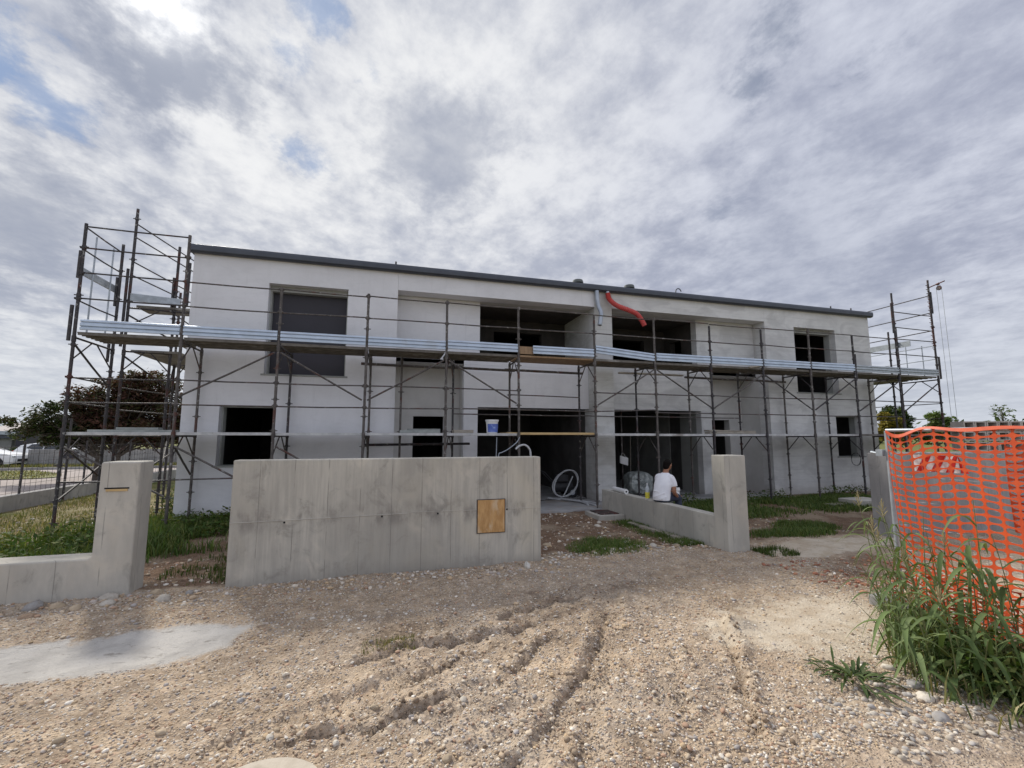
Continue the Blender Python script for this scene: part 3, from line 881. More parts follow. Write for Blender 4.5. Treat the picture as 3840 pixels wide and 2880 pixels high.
# ---------------------------------------------------------------- house
YF = 11.74
house = thing('semi_detached_house', 'two storey white rendered double house under construction with flat dark edged roof', 'house', (6.145, 14, 0))
MIR = 12.29
def holed_wall(mb, x0, x1, z0, z1, y0, y1, holes):
    xs = sorted({x0, x1, *[h[0] for h in holes], *[h[1] for h in holes]})
    zs = sorted({z0, z1, *[h[2] for h in holes], *[h[3] for h in holes]})
    xs = [x for x in xs if x0 <= x <= x1]; zs = [z for z in zs if z0 <= z <= z1]
    def solid(i, j):
        if not (0 <= i < len(xs) - 1 and 0 <= j < len(zs) - 1):
            return False
        cx, cz = (xs[i] + xs[i + 1]) / 2, (zs[j] + zs[j + 1]) / 2
        return not any(h[0] < cx < h[1] and h[2] < cz < h[3] for h in holes)
    idx = {}
    vs, fs = [], []
    def V(i, j, b):
        if (i, j, b) not in idx:
            idx[(i, j, b)] = len(vs)
            vs.append((xs[i], y1 if b else y0, zs[j]))
        return idx[(i, j, b)]
    for i in range(len(xs) - 1):
        for j in range(len(zs) - 1):
            if not solid(i, j):
                continue
            fs.append((V(i, j, 0), V(i + 1, j, 0), V(i + 1, j + 1, 0), V(i, j + 1, 0)))
            fs.append((V(i, j, 1), V(i, j + 1, 1), V(i + 1, j + 1, 1), V(i + 1, j, 1)))
            if not solid(i - 1, j): fs.append((V(i, j, 0), V(i, j + 1, 0), V(i, j + 1, 1), V(i, j, 1)))
            if not solid(i + 1, j): fs.append((V(i + 1, j, 0), V(i + 1, j, 1), V(i + 1, j + 1, 1), V(i + 1, j + 1, 0)))
            if not solid(i, j - 1): fs.append((V(i, j, 0), V(i, j, 1), V(i + 1, j, 1), V(i + 1, j, 0)))
            if not solid(i, j + 1): fs.append((V(i, j + 1, 0), V(i + 1, j + 1, 0), V(i + 1, j + 1, 1), V(i, j + 1, 1)))
    mb.add(vs, fs)

def unit(mir):
    fx = (lambda x: MIR - x) if mir else (lambda x: x)
    def X(a, b):
        p, q = fx(a), fx(b)
        return (p, q) if p < q else (q, p)
    def H(x0, x1, z0, z1):
        return (*X(x0, x1), z0, z1)
    def part(name, m, fn, **kw):
        mb = MB()
        fn(mb)
        return mb.build(name, m, house, **kw)
    pl = 'plaster_raw' if mir else 'plaster'
    yb0 = YF + 0.5
    W1 = (-2.685, -0.893, 3.28, 5.48)
    W2 = (-3.54, -2.42, 1.17, 2.53)
    # the block with windows
    part('facade_wall', pl, lambda b: holed_wall(b, *X(-4.28, 0.31), -0.3, 6.05, YF, YF + 0.42, [H(*W1), H(*W2)]))
    part('side_wall', pl, lambda b: b.box(*X(-4.28, -3.98), YF + 0.423, 20.0, -0.3, 6.05))
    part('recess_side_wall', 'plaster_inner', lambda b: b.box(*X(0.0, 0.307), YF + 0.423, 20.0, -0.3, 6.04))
    # beam over the loggia, in the plane of the front
    part('lintel_beam', pl, lambda b: b.box(*X(0.313, 5.867), YF + 0.001, YF + 0.40, 5.58, 6.05))
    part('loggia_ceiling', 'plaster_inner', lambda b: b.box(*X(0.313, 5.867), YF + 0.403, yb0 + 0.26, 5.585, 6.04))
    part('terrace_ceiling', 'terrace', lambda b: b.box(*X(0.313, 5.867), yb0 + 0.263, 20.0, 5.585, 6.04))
    # upper wall of the loggia, its opening and parapet
    yb = YF + 0.5
    part('balcony_wall', pl, lambda b: holed_wall(b, *X(0.313, 5.866), 3.8, 5.583, yb, yb + 0.26, [H(2.575, 5.90, 3.97, 5.60)]))
    part('garage_front', pl, lambda b: holed_wall(b, *X(2.14, 5.865), -0.3, 3.797, yb, yb + 0.26, [H(2.53, 5.90, -0.4, 2.63)]))
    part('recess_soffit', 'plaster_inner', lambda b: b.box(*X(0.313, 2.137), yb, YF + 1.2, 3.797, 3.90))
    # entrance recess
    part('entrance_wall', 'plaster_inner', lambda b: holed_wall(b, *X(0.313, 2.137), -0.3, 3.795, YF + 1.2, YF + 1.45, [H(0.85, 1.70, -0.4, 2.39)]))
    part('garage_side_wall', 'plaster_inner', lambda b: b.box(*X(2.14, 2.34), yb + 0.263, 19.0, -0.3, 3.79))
    # terrace behind the opening
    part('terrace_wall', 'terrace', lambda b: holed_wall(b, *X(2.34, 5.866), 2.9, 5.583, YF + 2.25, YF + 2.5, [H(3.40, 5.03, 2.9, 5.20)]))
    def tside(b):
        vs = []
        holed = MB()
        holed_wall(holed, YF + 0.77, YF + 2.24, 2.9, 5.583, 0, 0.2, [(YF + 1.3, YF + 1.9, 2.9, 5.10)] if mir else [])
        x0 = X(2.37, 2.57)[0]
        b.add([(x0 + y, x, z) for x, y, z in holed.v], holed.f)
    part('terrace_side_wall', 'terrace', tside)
    part('terrace_floor', 'screed', lambda b: b.box(*X(2.35, 5.864), yb + 0.262, YF + 2.245, 2.75, 2.92))
    # rooms: dark boxes behind the openings
    def room(b, x0, x1, y0, y1, z0, z1):
        xa, xb_ = X(x0, x1)
        vs = [(x, y, z) for x in (xa, xb_) for y in (y0, y1) for z in (z0, z1)]
        b.add(vs, [(0, 2, 3, 1), (4, 5, 7, 6), (2, 6, 7, 3), (0, 4, 6, 2), (1, 3, 7, 5)])
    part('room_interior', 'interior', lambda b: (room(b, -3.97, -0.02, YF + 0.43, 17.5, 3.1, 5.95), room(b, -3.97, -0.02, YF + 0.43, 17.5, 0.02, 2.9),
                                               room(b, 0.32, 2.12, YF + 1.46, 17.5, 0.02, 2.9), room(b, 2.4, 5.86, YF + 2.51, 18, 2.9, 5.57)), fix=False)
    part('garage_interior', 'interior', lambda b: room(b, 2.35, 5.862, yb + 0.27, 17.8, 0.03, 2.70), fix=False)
    part('garage_floor', 'screed', lambda b: b.box(*X(2.36, 5.855), yb + 0.28, 17.5, 0.031, 0.045))
    if mir:
        part('garage_pier', 'interior_light', lambda b: (b.box(*X(2.36, 2.52), yb + 0.27, yb + 1.1, 0.047, 2.65), b.box(*X(2.36, 2.40), yb + 1.9, 17.4, 0.047, 2.65)))
    # windows: reveal frame, and a sill
    for k, (a, c, z0, z1) in enumerate((W1, W2)):
        x0, x1 = X(a, c)
        w = MB()
        t = 0.035
        ya, yb_ = YF + 0.20, YF + 0.405
        w.box(x0 + 0.002, x0 + t, ya, yb_, z0 + 0.002, z1 - 0.002)
        w.box(x1 - t, x1 - 0.002, ya, yb_, z0 + 0.002, z1 - 0.002)
        w.box(x0 + t + 0.001, x1 - t - 0.001, ya, yb_, z1 - t - (0.10 if k == 0 else 0), z1 - 0.002)
        wo_ = w.build('window_frame', 'reveal', house)
        s = MB().box(x0 - 0.06, x1 + 0.06, YF - 0.035, YF + 0.43, z0 - 0.035, z0 + 0.004)
        s.build('sill', 'sill', house, bevel=0.004)
        if k == 0 and not mir:
            p = MB().box(x0 + t + 0.002, x1 - t - 0.002, YF + 0.36, YF + 0.39, z0 + 0.01, z1 - t - 0.105)  # opaque sheet whose dark grey stands for the unlit room behind
            tag(p.build('window_dark_sheet', 'panel_grey', house), 'dark grey sheet standing for the unlit room behind the large upper window')
    return X
XL = unit(False)
XR = unit(True)
MB().box(5.87, 6.42, YF, 20.0, -0.3, 6.05).build('party_wall', 'plaster_party', house)
MB().box(-3.97, 16.26, 20.0, 20.3, -0.3, 6.04).build('rear_wall', 'plaster', house)
MB().box(-4.0, 16.3, YF + 0.5, 20.2, 6.06, 6.16).build('roof', 'fascia', house)
fa = MB()
prof = [(YF - 0.02, 6.03), (YF - 0.10, 6.035), (YF - 0.14, 6.07), (YF - 0.145, 6.16), (YF - 0.13, 6.215), (YF - 0.08, 6.225), (YF + 0.45, 6.24), (YF + 0.45, 6.06), (YF - 0.02, 6.06)]
fa.extrude_x(prof, -4.36, 16.67)
fa.build('roof_edge', 'fascia', house, bevel=0.006)
se = MB()
for xx in (-4.36, 16.62):
    se.box(xx + 0.002, xx + 0.048, YF + 0.452, 20.2, 6.03, 6.24)
se.build('roof_side_edge', 'fascia', house)
M['vent_grey'] = simple('dull_vent', (0.16, 0.17, 0.165), None, 6, 0.8, bstr=0)
def vent(x, y, z0=6.16):
    b = MB()
    b.lathe((x, y, z0), [(0.10, 0), (0.10, 0.36), (0.17, 0.37), (0.17, 0.40), (0.15, 0.46), (0.05, 0.47)], 16)
    b.build('roof_vent', 'vent_grey', house, smooth=True)
vent(5.70, 12.5); vent(7.48, 12.5)
hk = MB()
hk.tube(smooth_path([(9.21, 12.5, 6.15), (9.21, 12.5, 6.58), (9.27, 12.5, 6.68), (9.36, 12.5, 6.68), (9.42, 12.5, 6.60)], 5), 0.016, 6)
hk.build('roof_cable_outlet', 'steel_dark', house, smooth=True)
for x in (0.24, 15.22, 16.17):
    MB().tube([(x, 12.0, 6.14), (x, 12.0, 6.43)], 0.022, 8).build('roof_anchor', 'steel_dark', house)
dp = MB()
dp.tube(smooth_path([(5.90, 11.64, 6.03), (5.90, 11.62, 5.80), (5.93, 11.60, 5.56), (5.96, 11.52, 5.36), (5.93, 11.50, 5.15), (5.90, 11.50, 4.97)], 6), 0.062, 16, cap=False)
dpo = dp.build('downpipe', 'downpipe', house, smooth=True)
dpo.modifiers.new('solid', 'SOLIDIFY').thickness = 0.004
M['dark_hole'] = simple('dark_opening', (0.012, 0.012, 0.014), None, 4, 0.9, bstr=0)
cap = MB().lathe((5.90, 11.50, 4.99), [(0.055, 0), (0.055, 0.004)], 16).build('pipe_mouth', 'dark_hole', dpo)

# red corrugated hose hanging from the roof edge
hose_path = smooth_path([(6.24, 11.62, 5.98), (6.26, 11.60, 5.84), (6.34, 11.57, 5.72), (6.52, 11.54, 5.60), (6.85, 11.50, 5.49), (7.08, 11.48, 5.40), (7.22, 11.47, 5.25), (7.33, 11.46, 5.05)], 14)
rr = [0.068 + (0.007 if i % 2 else -0.003) for i in range(len(hose_path))]
rh = MB()
rh.tube(hose_path, rr, 16, cap=False)
hose = rh.build('drain_hose', 'red_hose', smooth=False)
hose.modifiers.new('solid', 'SOLIDIFY').thickness = 0.004
tag(hose, 'red corrugated drain hose hanging in an S bend from the roof edge', 'hose')
MB().tube([(6.235, 11.62, 6.03), (6.24, 11.615, 5.93)], 0.05, 14).build('hose_collar', 'downpipe', hose)
tl = hose_path[-1]; td = (hose_path[-1] - hose_path[-2]).normalized()
MB().tube([tl - td * 0.03, tl - td * 0.025], 0.058, 14).build('hose_mouth', 'dark_hole', hose)

# concrete apron in front of the garages and the entrances
ap = MB().box(2.3, 6.5, 10.55, YF + 0.55, -0.2, 0.045).box(6.503, 11.8, 11.0, YF + 0.55, -0.2, 0.045).box(0.32, 2.297, 11.1, YF + 1.19, -0.2, 0.04)
tag(ap.build('concrete_apron', 'screed', bevel=0.01), kind='structure')

# ---------------------------------------------------------------- concrete walls along the lot
def rounded(o, w=0.012, seg=3):
    b = o.modifiers.new('bevel', 'BEVEL'); b.width = w; b.segments = seg; b.limit_method = 'ANGLE'
    return o
lw = MB()
pr = [(-3.13, 1.512), (-2.74, 1.512), (-2.74, -0.3), (-14.0, -0.3), (-14.0, 0.425), (-3.17, 0.425), (-3.135, 0.46)]
n = len(pr)
lw.add([(x, 6.5, z) for x, z in pr] + [(x, 6.85, z) for x, z in pr], [tuple(range(n)), tuple(range(2 * n - 1, n - 1, -1))] + [(i, n + i, n + (i + 1) % n, (i + 1) % n) for i in range(n)])
lwo = rounded(lw.build('notched_wall', 'concrete_warm'), 0.02)
tag(lwo, 'low grey concrete wall rising into a pillar with a slot for letters', 'concrete wall')
sl_ = MB().box(-3.055, -2.845, 6.488, 6.52, 1.175, 1.20)
tag(sl_.build('letter_slot', 'timber', lwo), 'bare wooden lath set in the slot')
MB().box(-3.075, -2.83, 6.4965, 6.51, 1.201, 1.217).build('slot_shadow_gap', 'dark_hole', lwo)

tw = MB().box(-1.775, 2.325, 6.55, 6.78, -0.3, 1.512)
two = rounded(tw.build('tall_wall', 'concrete'), 0.015)
tag(two, 'tall grey board marked concrete wall with a square plywood hatch', 'concrete wall')
hx0, hx1, hz0, hz1 = 1.365, 1.762, 0.45, 0.905
hc = MB().box(hx0, hx1, 6.530, 6.549, hz0, hz1)
tag(hc.build('hatch_cover', 'plywood', two, bevel=0.003), 'orange brown plywood board closing the hatch')
hr = MB()
for a in ((hx0 - 0.012, hx0 - 0.001, hz0 - 0.01, hz1 + 0.01), (hx1 + 0.001, hx1 + 0.012, hz0 - 0.01, hz1 + 0.01), (hx0 - 0.001, hx1 + 0.001, hz1 + 0.001, hz1 + 0.01), (hx0 - 0.001, hx1 + 0.001, hz0 - 0.01, hz0 - 0.001)):
    hr.box(a[0], a[1], 6.538, 6.549, a[2], a[3])
hr.build('hatch_rim', 'steel_dark', two)
fl = MB()
fl.tube([(-1.77, 6.549, 0.738), (0.38, 6.549, 0.765)], 0.006, 6).tube([(0.42, 6.549, 0.775), (2.32, 6.549, 0.765)], 0.004, 6)
fl.build('form_joint', 'concrete_warm', two)
for x, z in ((-1.15, 0.72), (0.05, 0.74), (0.80, 0.745), (1.80, 0.76)):
    MB().tube([(x, 6.545, z), (x, 6.551, z)], 0.013, 10).build('tie_hole', 'dark_hole', two)

dw = MB().box(5.36, 5.56, 6.505, 10.55, -0.3, 0.515)
tag(rounded(dw.build('dividing_wall', 'concrete_warm'), 0.012), 'low pale concrete wall running from the gate pillar to the house', 'concrete wall')
gp = MB().box(5.335, 5.745, 6.19, 6.50, -0.3, 1.51)
tag(rounded(gp.build('gate_pillar', 'concrete_warm'), 0.014), 'square concrete pillar at the end of the low dividing wall', 'pillar')
rw = MB().box(8.92, 13.1, 6.2, 6.56, -0.3, 1.51)
tag(rounded(rw.build('tall_wall', 'concrete_far'), 0.014), 'tall concrete wall standing half hidden behind the orange net', 'concrete wall')
# the low side wall on the left with a mesh fence on it
sw = MB().box(-8.92, -8.72, 4.0, 30.0, -0.3, 0.38)
tag(rounded(sw.build('side_wall', 'concrete_far'), 0.012), 'long low concrete wall under the mesh fence at the left side of the yard', 'concrete wall')
mf = thing('mesh_fence', 'thin dark wire mesh fence standing on the long low side wall', 'fence', (-8.82, 14, 0.38))
mw = MB()
for k in range(0, 131):
    y = 4.0 + k * 0.2
    mw.tube([(-8.82, y, 0.385), (-8.82, y, 1.58)], 0.0042, 4, cap=False)
for k in range(7):
    z = 0.42 + k * 0.19
    mw.tube([(-8.82, 4.0, z), (-8.82, 30.0, z)], 0.0042, 4, cap=False)
mw.build('wire_mesh', 'steel_dark', mf)
for y in (7.0, 9.6, 12.2, 14.8, 17.4, 20.0, 22.6, 25.2, 27.8):
    MB().tube([(-8.79, y, 0.0), (-8.79, y, 1.70)], 0.024, 6).build('fence_post', 'steel_dark', mf)
tp = MB().tube([(-8.62, 16.2, -0.1), (-8.62, 16.2, 2.35)], 0.03, 8)
tag(tp.build('pole', 'steel_dark'), 'thin upright dark pole beside the low side wall', 'pole')

# ---------------------------------------------------------------- scaffold
scaf = thing('scaffolding', 'two level steel frame scaffold along the whole front of the house', 'scaffolding', (6, 10.6, 0))
YO, YI = 10.6, 11.6
XS = [-5.75, -3.97, -2.17, -0.37, 1.43, 3.21, 5.27, 7.06, 8.85, 10.66, 12.44, 14.22, 16.12, 17.92]
TOP = [6.02, 6.0, 5.04, 5.06, 5.05, 5.03, 5.0, 5.04, 4.94, 4.96, 5.10, 5.0, 6.55, 7.17]
Z1, Z2 = 1.90, 3.83
def pin(mb, x, y, z, along_x=True, w=0.075):
    if along_x: mb.tube([(x - w, y, z), (x + w, y, z)], 0.011, 6)
    else: mb.tube([(x, y - w, z), (x, y + w, z)], 0.011, 6)
def standard(x, y, z0, z1, m, r=0.029, lean=0.0):
    b = MB()
    g = float(hgt(x, y)) if z0 <= 0 else z0
    b.tube([(x - lean, y, max(z0, g) + (0.12 if z0 <= 0 else 0)), (x + lean * 0.6, y, z1)], r, 10)
    if z0 <= 0:
        b.tube([(x - lean, y, g), (x - lean, y, g + 0.4)], 0.017, 8)
        b.box(x - 0.07 - lean, x + 0.07 - lean, y - 0.07, y + 0.07, g - 0.02, g + 0.008)
        b.tube([(x - lean, y, g + 0.22), (x - lean, y, g + 0.25)], 0.035, 8)
        pin(b, x - lean, y, g + 0.235)
    z = 0.62
    while z < z1 - 0.2:
        if z > z0 + 0.1:
            b.tube([(x, y, z - 0.03), (x, y, z + 0.03)], r + 0.009, 10)
            pin(b, x, y, z, True)
        z += 0.66 if random.random() < 0.5 else 0.98
    if z0 <= 0 and y == YO:
        for zc in (2.46, 2.95, 4.49, 5.0, 5.52):
            if zc < z1 - 0.01:
                b.tube([(x, y, zc - 0.035), (x, y, zc + 0.035)], r + 0.011, 8)
                b.tube([(x - 0.055, y - 0.015, zc), (x + 0.055, y - 0.015, zc)], 0.022, 7)
    for zc in (1.86, 3.70):
        if z0 < zc < z1:
            b.tube([(x, y, zc - 0.07), (x, y, zc + 0.05)], r + 0.008, 10)
    return b.build('standard', m, scaf, smooth=True)
mats = ['steel_dark', 'steel', 'steel', 'steel', 'steel', 'steel', 'steel', 'steel', 'steel_dark', 'steel_dark', 'steel', 'steel_dark', 'steel_dark', 'steel_dark']
for x, t, m in zip(XS, TOP, mats):
    standard(x, YO, 0, t, m, lean=random.uniform(-0.012, 0.012))
# thicker overlapping joints seen on the tall end posts
for x, z0, z1 in ((-5.79, 4.9, 5.45), (-5.83, 3.65, 4.35), (-3.93, 4.5, 5.4), (17.97, 6.0, 6.75), (18.03, 3.75, 4.5), (16.06, 5.2, 6.2), (14.26, 3.6, 4.4)):
    MB().tube([(x, YO - 0.01, z0), (x, YO - 0.01, z1)], 0.031, 10).build('joint_sleeve', 'steel_dark', scaf, smooth=True)
# red coupler wedges stacked along the last post
cw = MB()
for k in range(16):
    z = 4.75 + k * 0.145
    cw.tube([(17.86, YO, z), (17.92, YO, z)], 0.018, 6)
    cw.tube([(17.86, YO, z + 0.05), (17.80, YO, z + 0.05)], 0.012, 6)
cw.build('coupler_wedges', 'sign_red' if False else 'steel_rust', scaf)
IN = [(-3.93, 3.80), (-2.08, 3.80), (-0.29, 3.80), (1.75, 3.80), (3.26, 3.80), (5.27, 3.80), (7.06, 3.80), (8.85, 3.80), (10.66, 3.80), (12.44, 3.80), (14.22, 3.80), (16.14, 3.9)]
for i, (x, t) in enumerate(IN):
    standard(x, YI, 0, t, ['steel', 'steel_dark', 'steel', 'steel_dark'][i % 4] if x < 6 else ['steel_dark', 'steel'][i % 2], r=0.027)
standard(0.45, YI - 0.05, 0, 3.78, 'steel', r=0.027)
standard(17.94, 11.76, 0, 5.8, 'steel_dark')
standard(17.60, 11.80, 2.0, 5.6, 'steel_dark')
standard(-5.77, 11.97, 0, 6.16, 'steel_dark')
standard(-5.60, 12.05, 0, 7.08, 'steel_dark')
standard(-4.76, 12.2, 0, 6.32, 'steel_dark')
standard(-4.60, 12.9, 0, 3.9, 'steel')
standard(-5.35, 14.0, 0, 5.7, 'steel_dark')
standard(-4.75, 14.0, 0, 3.9, 'steel_dark')
for x, y, z0, z1 in ((-5.82, 11.97, 4.72, 5.38), (-5.66, 12.02, 3.82, 5.62), (-4.82, 12.2, 4.72, 5.55), (-5.84, 11.95, 3.45, 3.85)):
    MB().tube([(x, y, z0), (x, y, z1)], 0.030, 8).build('joint_sleeve', 'steel_dark', scaf, smooth=True)

def rail(a, b, m='steel', r=0.0155, name='guard_rail', hooks=True):
    mb = MB()
    a, b = Vector(a), Vector(b)
    mid = (a + b) / 2 + Vector((0, 0, random.uniform(-0.012, 0.004)))
    mb.tube([a, (a + mid) / 2, mid, (b + mid) / 2, b], r, 7)
    return mb.build(name, m, scaf, smooth=True)
for i in range(13):
    x0, x1 = XS[i], XS[i + 1]
    mm = 'steel_dark' if i in (0, 11, 12) else 'steel'
    for z in (2.46, 2.95, 4.49, 5.00):
        if i == 12 and z == 2.46: continue
        if z == 2.95 and i == 5:
            rail((3.26, YI, 2.93), (5.27, YI, 2.90), mm); continue
        if z == 2.46 and i == 6:
            rail((x0 + 0.02, YO, 2.46), (x1 - 0.02, YO, 2.53), mm); continue
        rail((x0 + 0.02, YO, z + random.uniform(-0.015, 0.015)), (x1 - 0.02, YO, z + random.uniform(-0.015, 0.015)), mm)
for i in (3, 4, 5, 6, 7):
    rail((IN[i][0] + 0.02, YI, 2.40), (IN[i + 1][0] - 0.02, YI, 2.39), 'steel')
rail((-3.95, YO, 0.97), (-2.19, YO, 0.985)); rail((-2.15, YO, 0.985), (-0.39, YO, 0.98))
rail((-5.73, YO, 0.97), (-3.99, YO, 0.96), 'steel_dark')
for z in (5.52, 5.96):
    rail((-5.73, YO, z), (-3.98, YO, z - 0.01), 'steel_dark')
for z in (5.40, 5.92):
    rail((16.14, YO, z), (17.9, YO, z - 0.02), 'steel_dark')
# depth rails of the end frames and of the side returns
for z in (4.45, 5.48, 5.94):
    rail((-5.75, YO, z), (-5.77, 11.97, z + 0.02), 'steel_dark')
for z in (2.46, 2.95):
    rail((-5.75, YO, z), (-5.77, 11.97, z), 'steel_dark')
for z in (5.49, 5.81, 6.40, 6.72):
    rail((-5.60, 12.05, z), (-5.02, 14.9, z + random.uniform(-0.05, 0.03)), 'steel_dark')
for z in (2.9, 2.4):
    rail((-5.60, 12.05, z), (-5.02, 14.9, z), 'steel_dark')
for z, m in ((6.62, 'steel_dark'), (6.02, 'steel_dark'), (5.40, 'steel_dark'), (4.88, 'galv_dull'), (4.42, 'galv_dull'), (2.92, 'steel'), (2.42, 'steel_dark')):
    rail((17.92, YO, z), (17.96, 14.6, z), m, r=0.017 if z > 5 else 0.0135)
# thin galvanised side uprights
for p, z0, z1 in (((-5.76, 10.98), 3.84, 5.90), ((-5.77, 11.62), 3.84, 5.92), ((17.94, 11.0), 3.84, 4.95), ((17.94, 11.5), 3.84, 5.0), ((17.2, 12.4), 3.84, 4.45)):
    MB().tube([(*p, z0), (*p, z1)], 0.016, 7).build('side_upright', 'galv_dull', scaf, smooth=True)

def brace(a, b, m='steel', r=0.020):
    return rail(a, b, m, r, 'diagonal_brace')
LO, HI = 2.62, 3.60
for i, up in ((1, 1), (2, 0), (3, 1), (4, 0), (6, 1), (7, 0), (8, 1), (9, 0), (10, 1), (11, 1), (12, 1)):
    x0, x1 = XS[i] + 0.05, XS[i + 1] - 0.06
    brace((x0, YO - 0.02, LO if up else HI), (x1, YO - 0.02, HI if up else LO), 'steel_dark' if i > 8 else 'steel')
for i, up in ((1, 0), (2, 0), (0, 0)):
    x0, x1 = XS[i] + 0.05, XS[i + 1] - 0.06
    brace((x0, YO - 0.02, 0.65 if up else 1.62), (x1, YO - 0.02, 1.62 if up else 0.65), 'steel')
brace((-5.76, YO, 0.6), (-5.77, 11.97, 1.2), 'steel_dark')
brace((-5.70, YO - 0.02, 1.62), (-5.77, 11.9, 1.0), 'steel_dark')
brace((-5.74, YO, 3.60), (-5.77, 11.95, 2.9), 'steel_dark')
brace((-5.58, 12.05, 4.55), (-4.5, 13.4, 3.85), 'steel_dark')
brace((-5.58, 12.05, 3.6), (-4.78, 13.9, 2.6), 'steel_dark')
brace((-4.78, 12.2, 2.6), (-5.33, 13.9, 3.6), 'steel_dark')
brace((-4.78, 12.2, 0.9), (-5.33, 13.9, 1.7), 'steel_dark')
brace((-5.33, 12.2, 0.9), (-4.78, 13.9, 1.7), 'steel_dark')
brace((-3.96, YI, 1.0), (-3.93, YO, 1.62), 'steel')

# frame heads: a transom and its two struts under each deck
def frame_head(p, q, z, m='steel', drop=0.42):
    p, q = Vector((*p, z)), Vector((*q, z))
    mid = (p + q) / 2
    b = MB()
    b.tube([p, q], 0.021, 8)
    b.tube([mid + (p - mid) * 0.12, p + (mid - p) * 0.04 - Vector((0, 0, drop))], 0.014, 7)
    b.tube([mid + (q - mid) * 0.12, q + (mid - q) * 0.04 - Vector((0, 0, drop))], 0.014, 7)
    b.build('frame_head', m, scaf, smooth=True)
for i, x in enumerate(XS[1:-1]):
    mm = 'steel_dark' if i > 8 else 'steel'
    xi = IN[i][0]
    frame_head((x, YO), (xi, YI), 3.72, mm)
    frame_head((x, YO), (xi, YI), 1.83, mm)
for z in (3.72, 1.83):
    frame_head((-5.75, YO), (-5.77, 11.97), z, 'steel_dark')
    frame_head((-5.60, 12.05), (-4.76, 12.2), z, 'steel_dark')
    frame_head((17.92, YO), (17.94, 11.76), z, 'steel_dark')
frame_head((-5.60, 12.05), (-4.2, 12.2), 4.72, 'steel_dark')
frame_head((-5.35, 14.0), (-4.75, 14.0), 3.72, 'steel_dark')

# decks: three ribbed planks per bay
def deck(x0, x1, z, m='deck', y0=10.615, y1=11.50, edge=None):
    b = MB()
    n = 3
    w = (y1 - y0) / n
    for k in range(n):
        ya, yb = y0 + k * w + 0.006, y0 + (k + 1) * w - 0.006
        b.box(x0, x1, ya, yb, z - 0.022, z)
        for q in (0.0, 0.45, 0.9):
            yy = ya + (yb - ya) * q
            b.box(x0 + 0.01, x1 - 0.01, yy, yy + (yb - ya) * 0.1, z - 0.058, z - 0.0225)
    return b.build('platform', m, scaf)
for i in range(13):
    x0, x1 = XS[i] + 0.03, XS[i + 1] - 0.03
    dz = random.uniform(-0.006, 0.006)
    if i != 5:
        deck(x0, x1, Z2 + dz)
        deck(x0, x1, Z1 + dz * 0.7, 'deck_edge' if i in (0, 1, 2, 3, 4, 6, 7, 8, 9, 10) else 'deck')
# timber bay
tb = MB()
for k in range(3):
    y = 10.63 + k * 0.29
    tb.box(2.95, 5.24, y, y + 0.27, Z1 - 0.035, Z1 + 0.02)
tag(tb.build('platform', 'timber', scaf, bevel=0.004), 'yellow timber boards forming one bay of the lower platform')
tb = MB()
for k in range(3):
    y = 10.63 + k * 0.29
    tb.box(3.24, 5.95 - k * 0.3, y, y + 0.27, Z2 - 0.045, Z2)
tag(tb.build('platform', 'timber_brown', scaf, bevel=0.004), 'brown timber boards forming one bay of the upper platform')
# returns at the two ends
def deck_y(x0, x1, y0, y1, z):
    b = MB()
    for k in range(3):
        w = (x1 - x0) / 3
        b.box(x0 + k * w + 0.006, x0 + (k + 1) * w - 0.006, y0, y1, z - 0.05, z)
    b.build('platform', 'deck', scaf)
deck_y(-5.5, -4.55, 12.1, 16.0, Z2 - 0.06)
deck_y(-5.5, -4.35, 12.15, 12.75, 4.82)
deck_y(17.0, 17.88, 11.5, 16.0, Z2 - 0.02)
# ribbed galvanised toe boards
def toe_board(x0, x1, za, zb=None, y=10.575, m='galv', end=0.035):
    zb = za if zb is None else zb
    prof = [(0.0, 0.0), (-0.014, 0.003), (-0.016, 0.045), (-0.010, 0.052), (0.016, 0.054), (0.016, 0.072), (-0.010, 0.074), (-0.018, 0.082), (-0.018, 0.130), (-0.010, 0.138), (0.016, 0.140), (0.016, 0.158), (-0.010, 0.160), (-0.014, 0.168), (-0.012, 0.200), (0.0, 0.208), (0.020, 0.208), (0.020, 0.0)]
    nn = len(prof)
    vs = [(x0, y + p, za + q) for p, q in prof] + [(x1, y + p, zb + q) for p, q in prof]
    fs = [tuple(range(nn)), tuple(range(2 * nn - 1, nn - 1, -1))] + [(i, nn + i, nn + (i + 1) % nn, (i + 1) % nn) for i in range(nn)]
    b = MB().add(vs, fs)
    b.box(x0 + 0.02, x0 + 0.06, y + 0.021, y + 0.03, za + 0.02, za + 0.19)
    return b.build('toe_board', m, scaf)
for i in range(13):
    x0, x1 = XS[i] + 0.03, XS[i + 1] - 0.03
    if i == 0: x0 += 0.06
    if i == 5: toe_board(x0 + 0.34, x1, 3.87)
    elif i == 6: toe_board(x0, x1, 3.97, 3.84)
    elif i == 4: toe_board(x0, x1, 3.885)
    elif i >= 11: toe_board(x0, x1, 3.85, m='galv_dull')
    else: toe_board(x0, x1, 3.865 + random.uniform(-0.006, 0.006))
wp = MB().box(3.24, 3.62, 10.62, 10.65, 3.86, 4.05)
tag(wp.build('board_end', 'timber_brown', scaf), 'short brown wooden toe board piece')
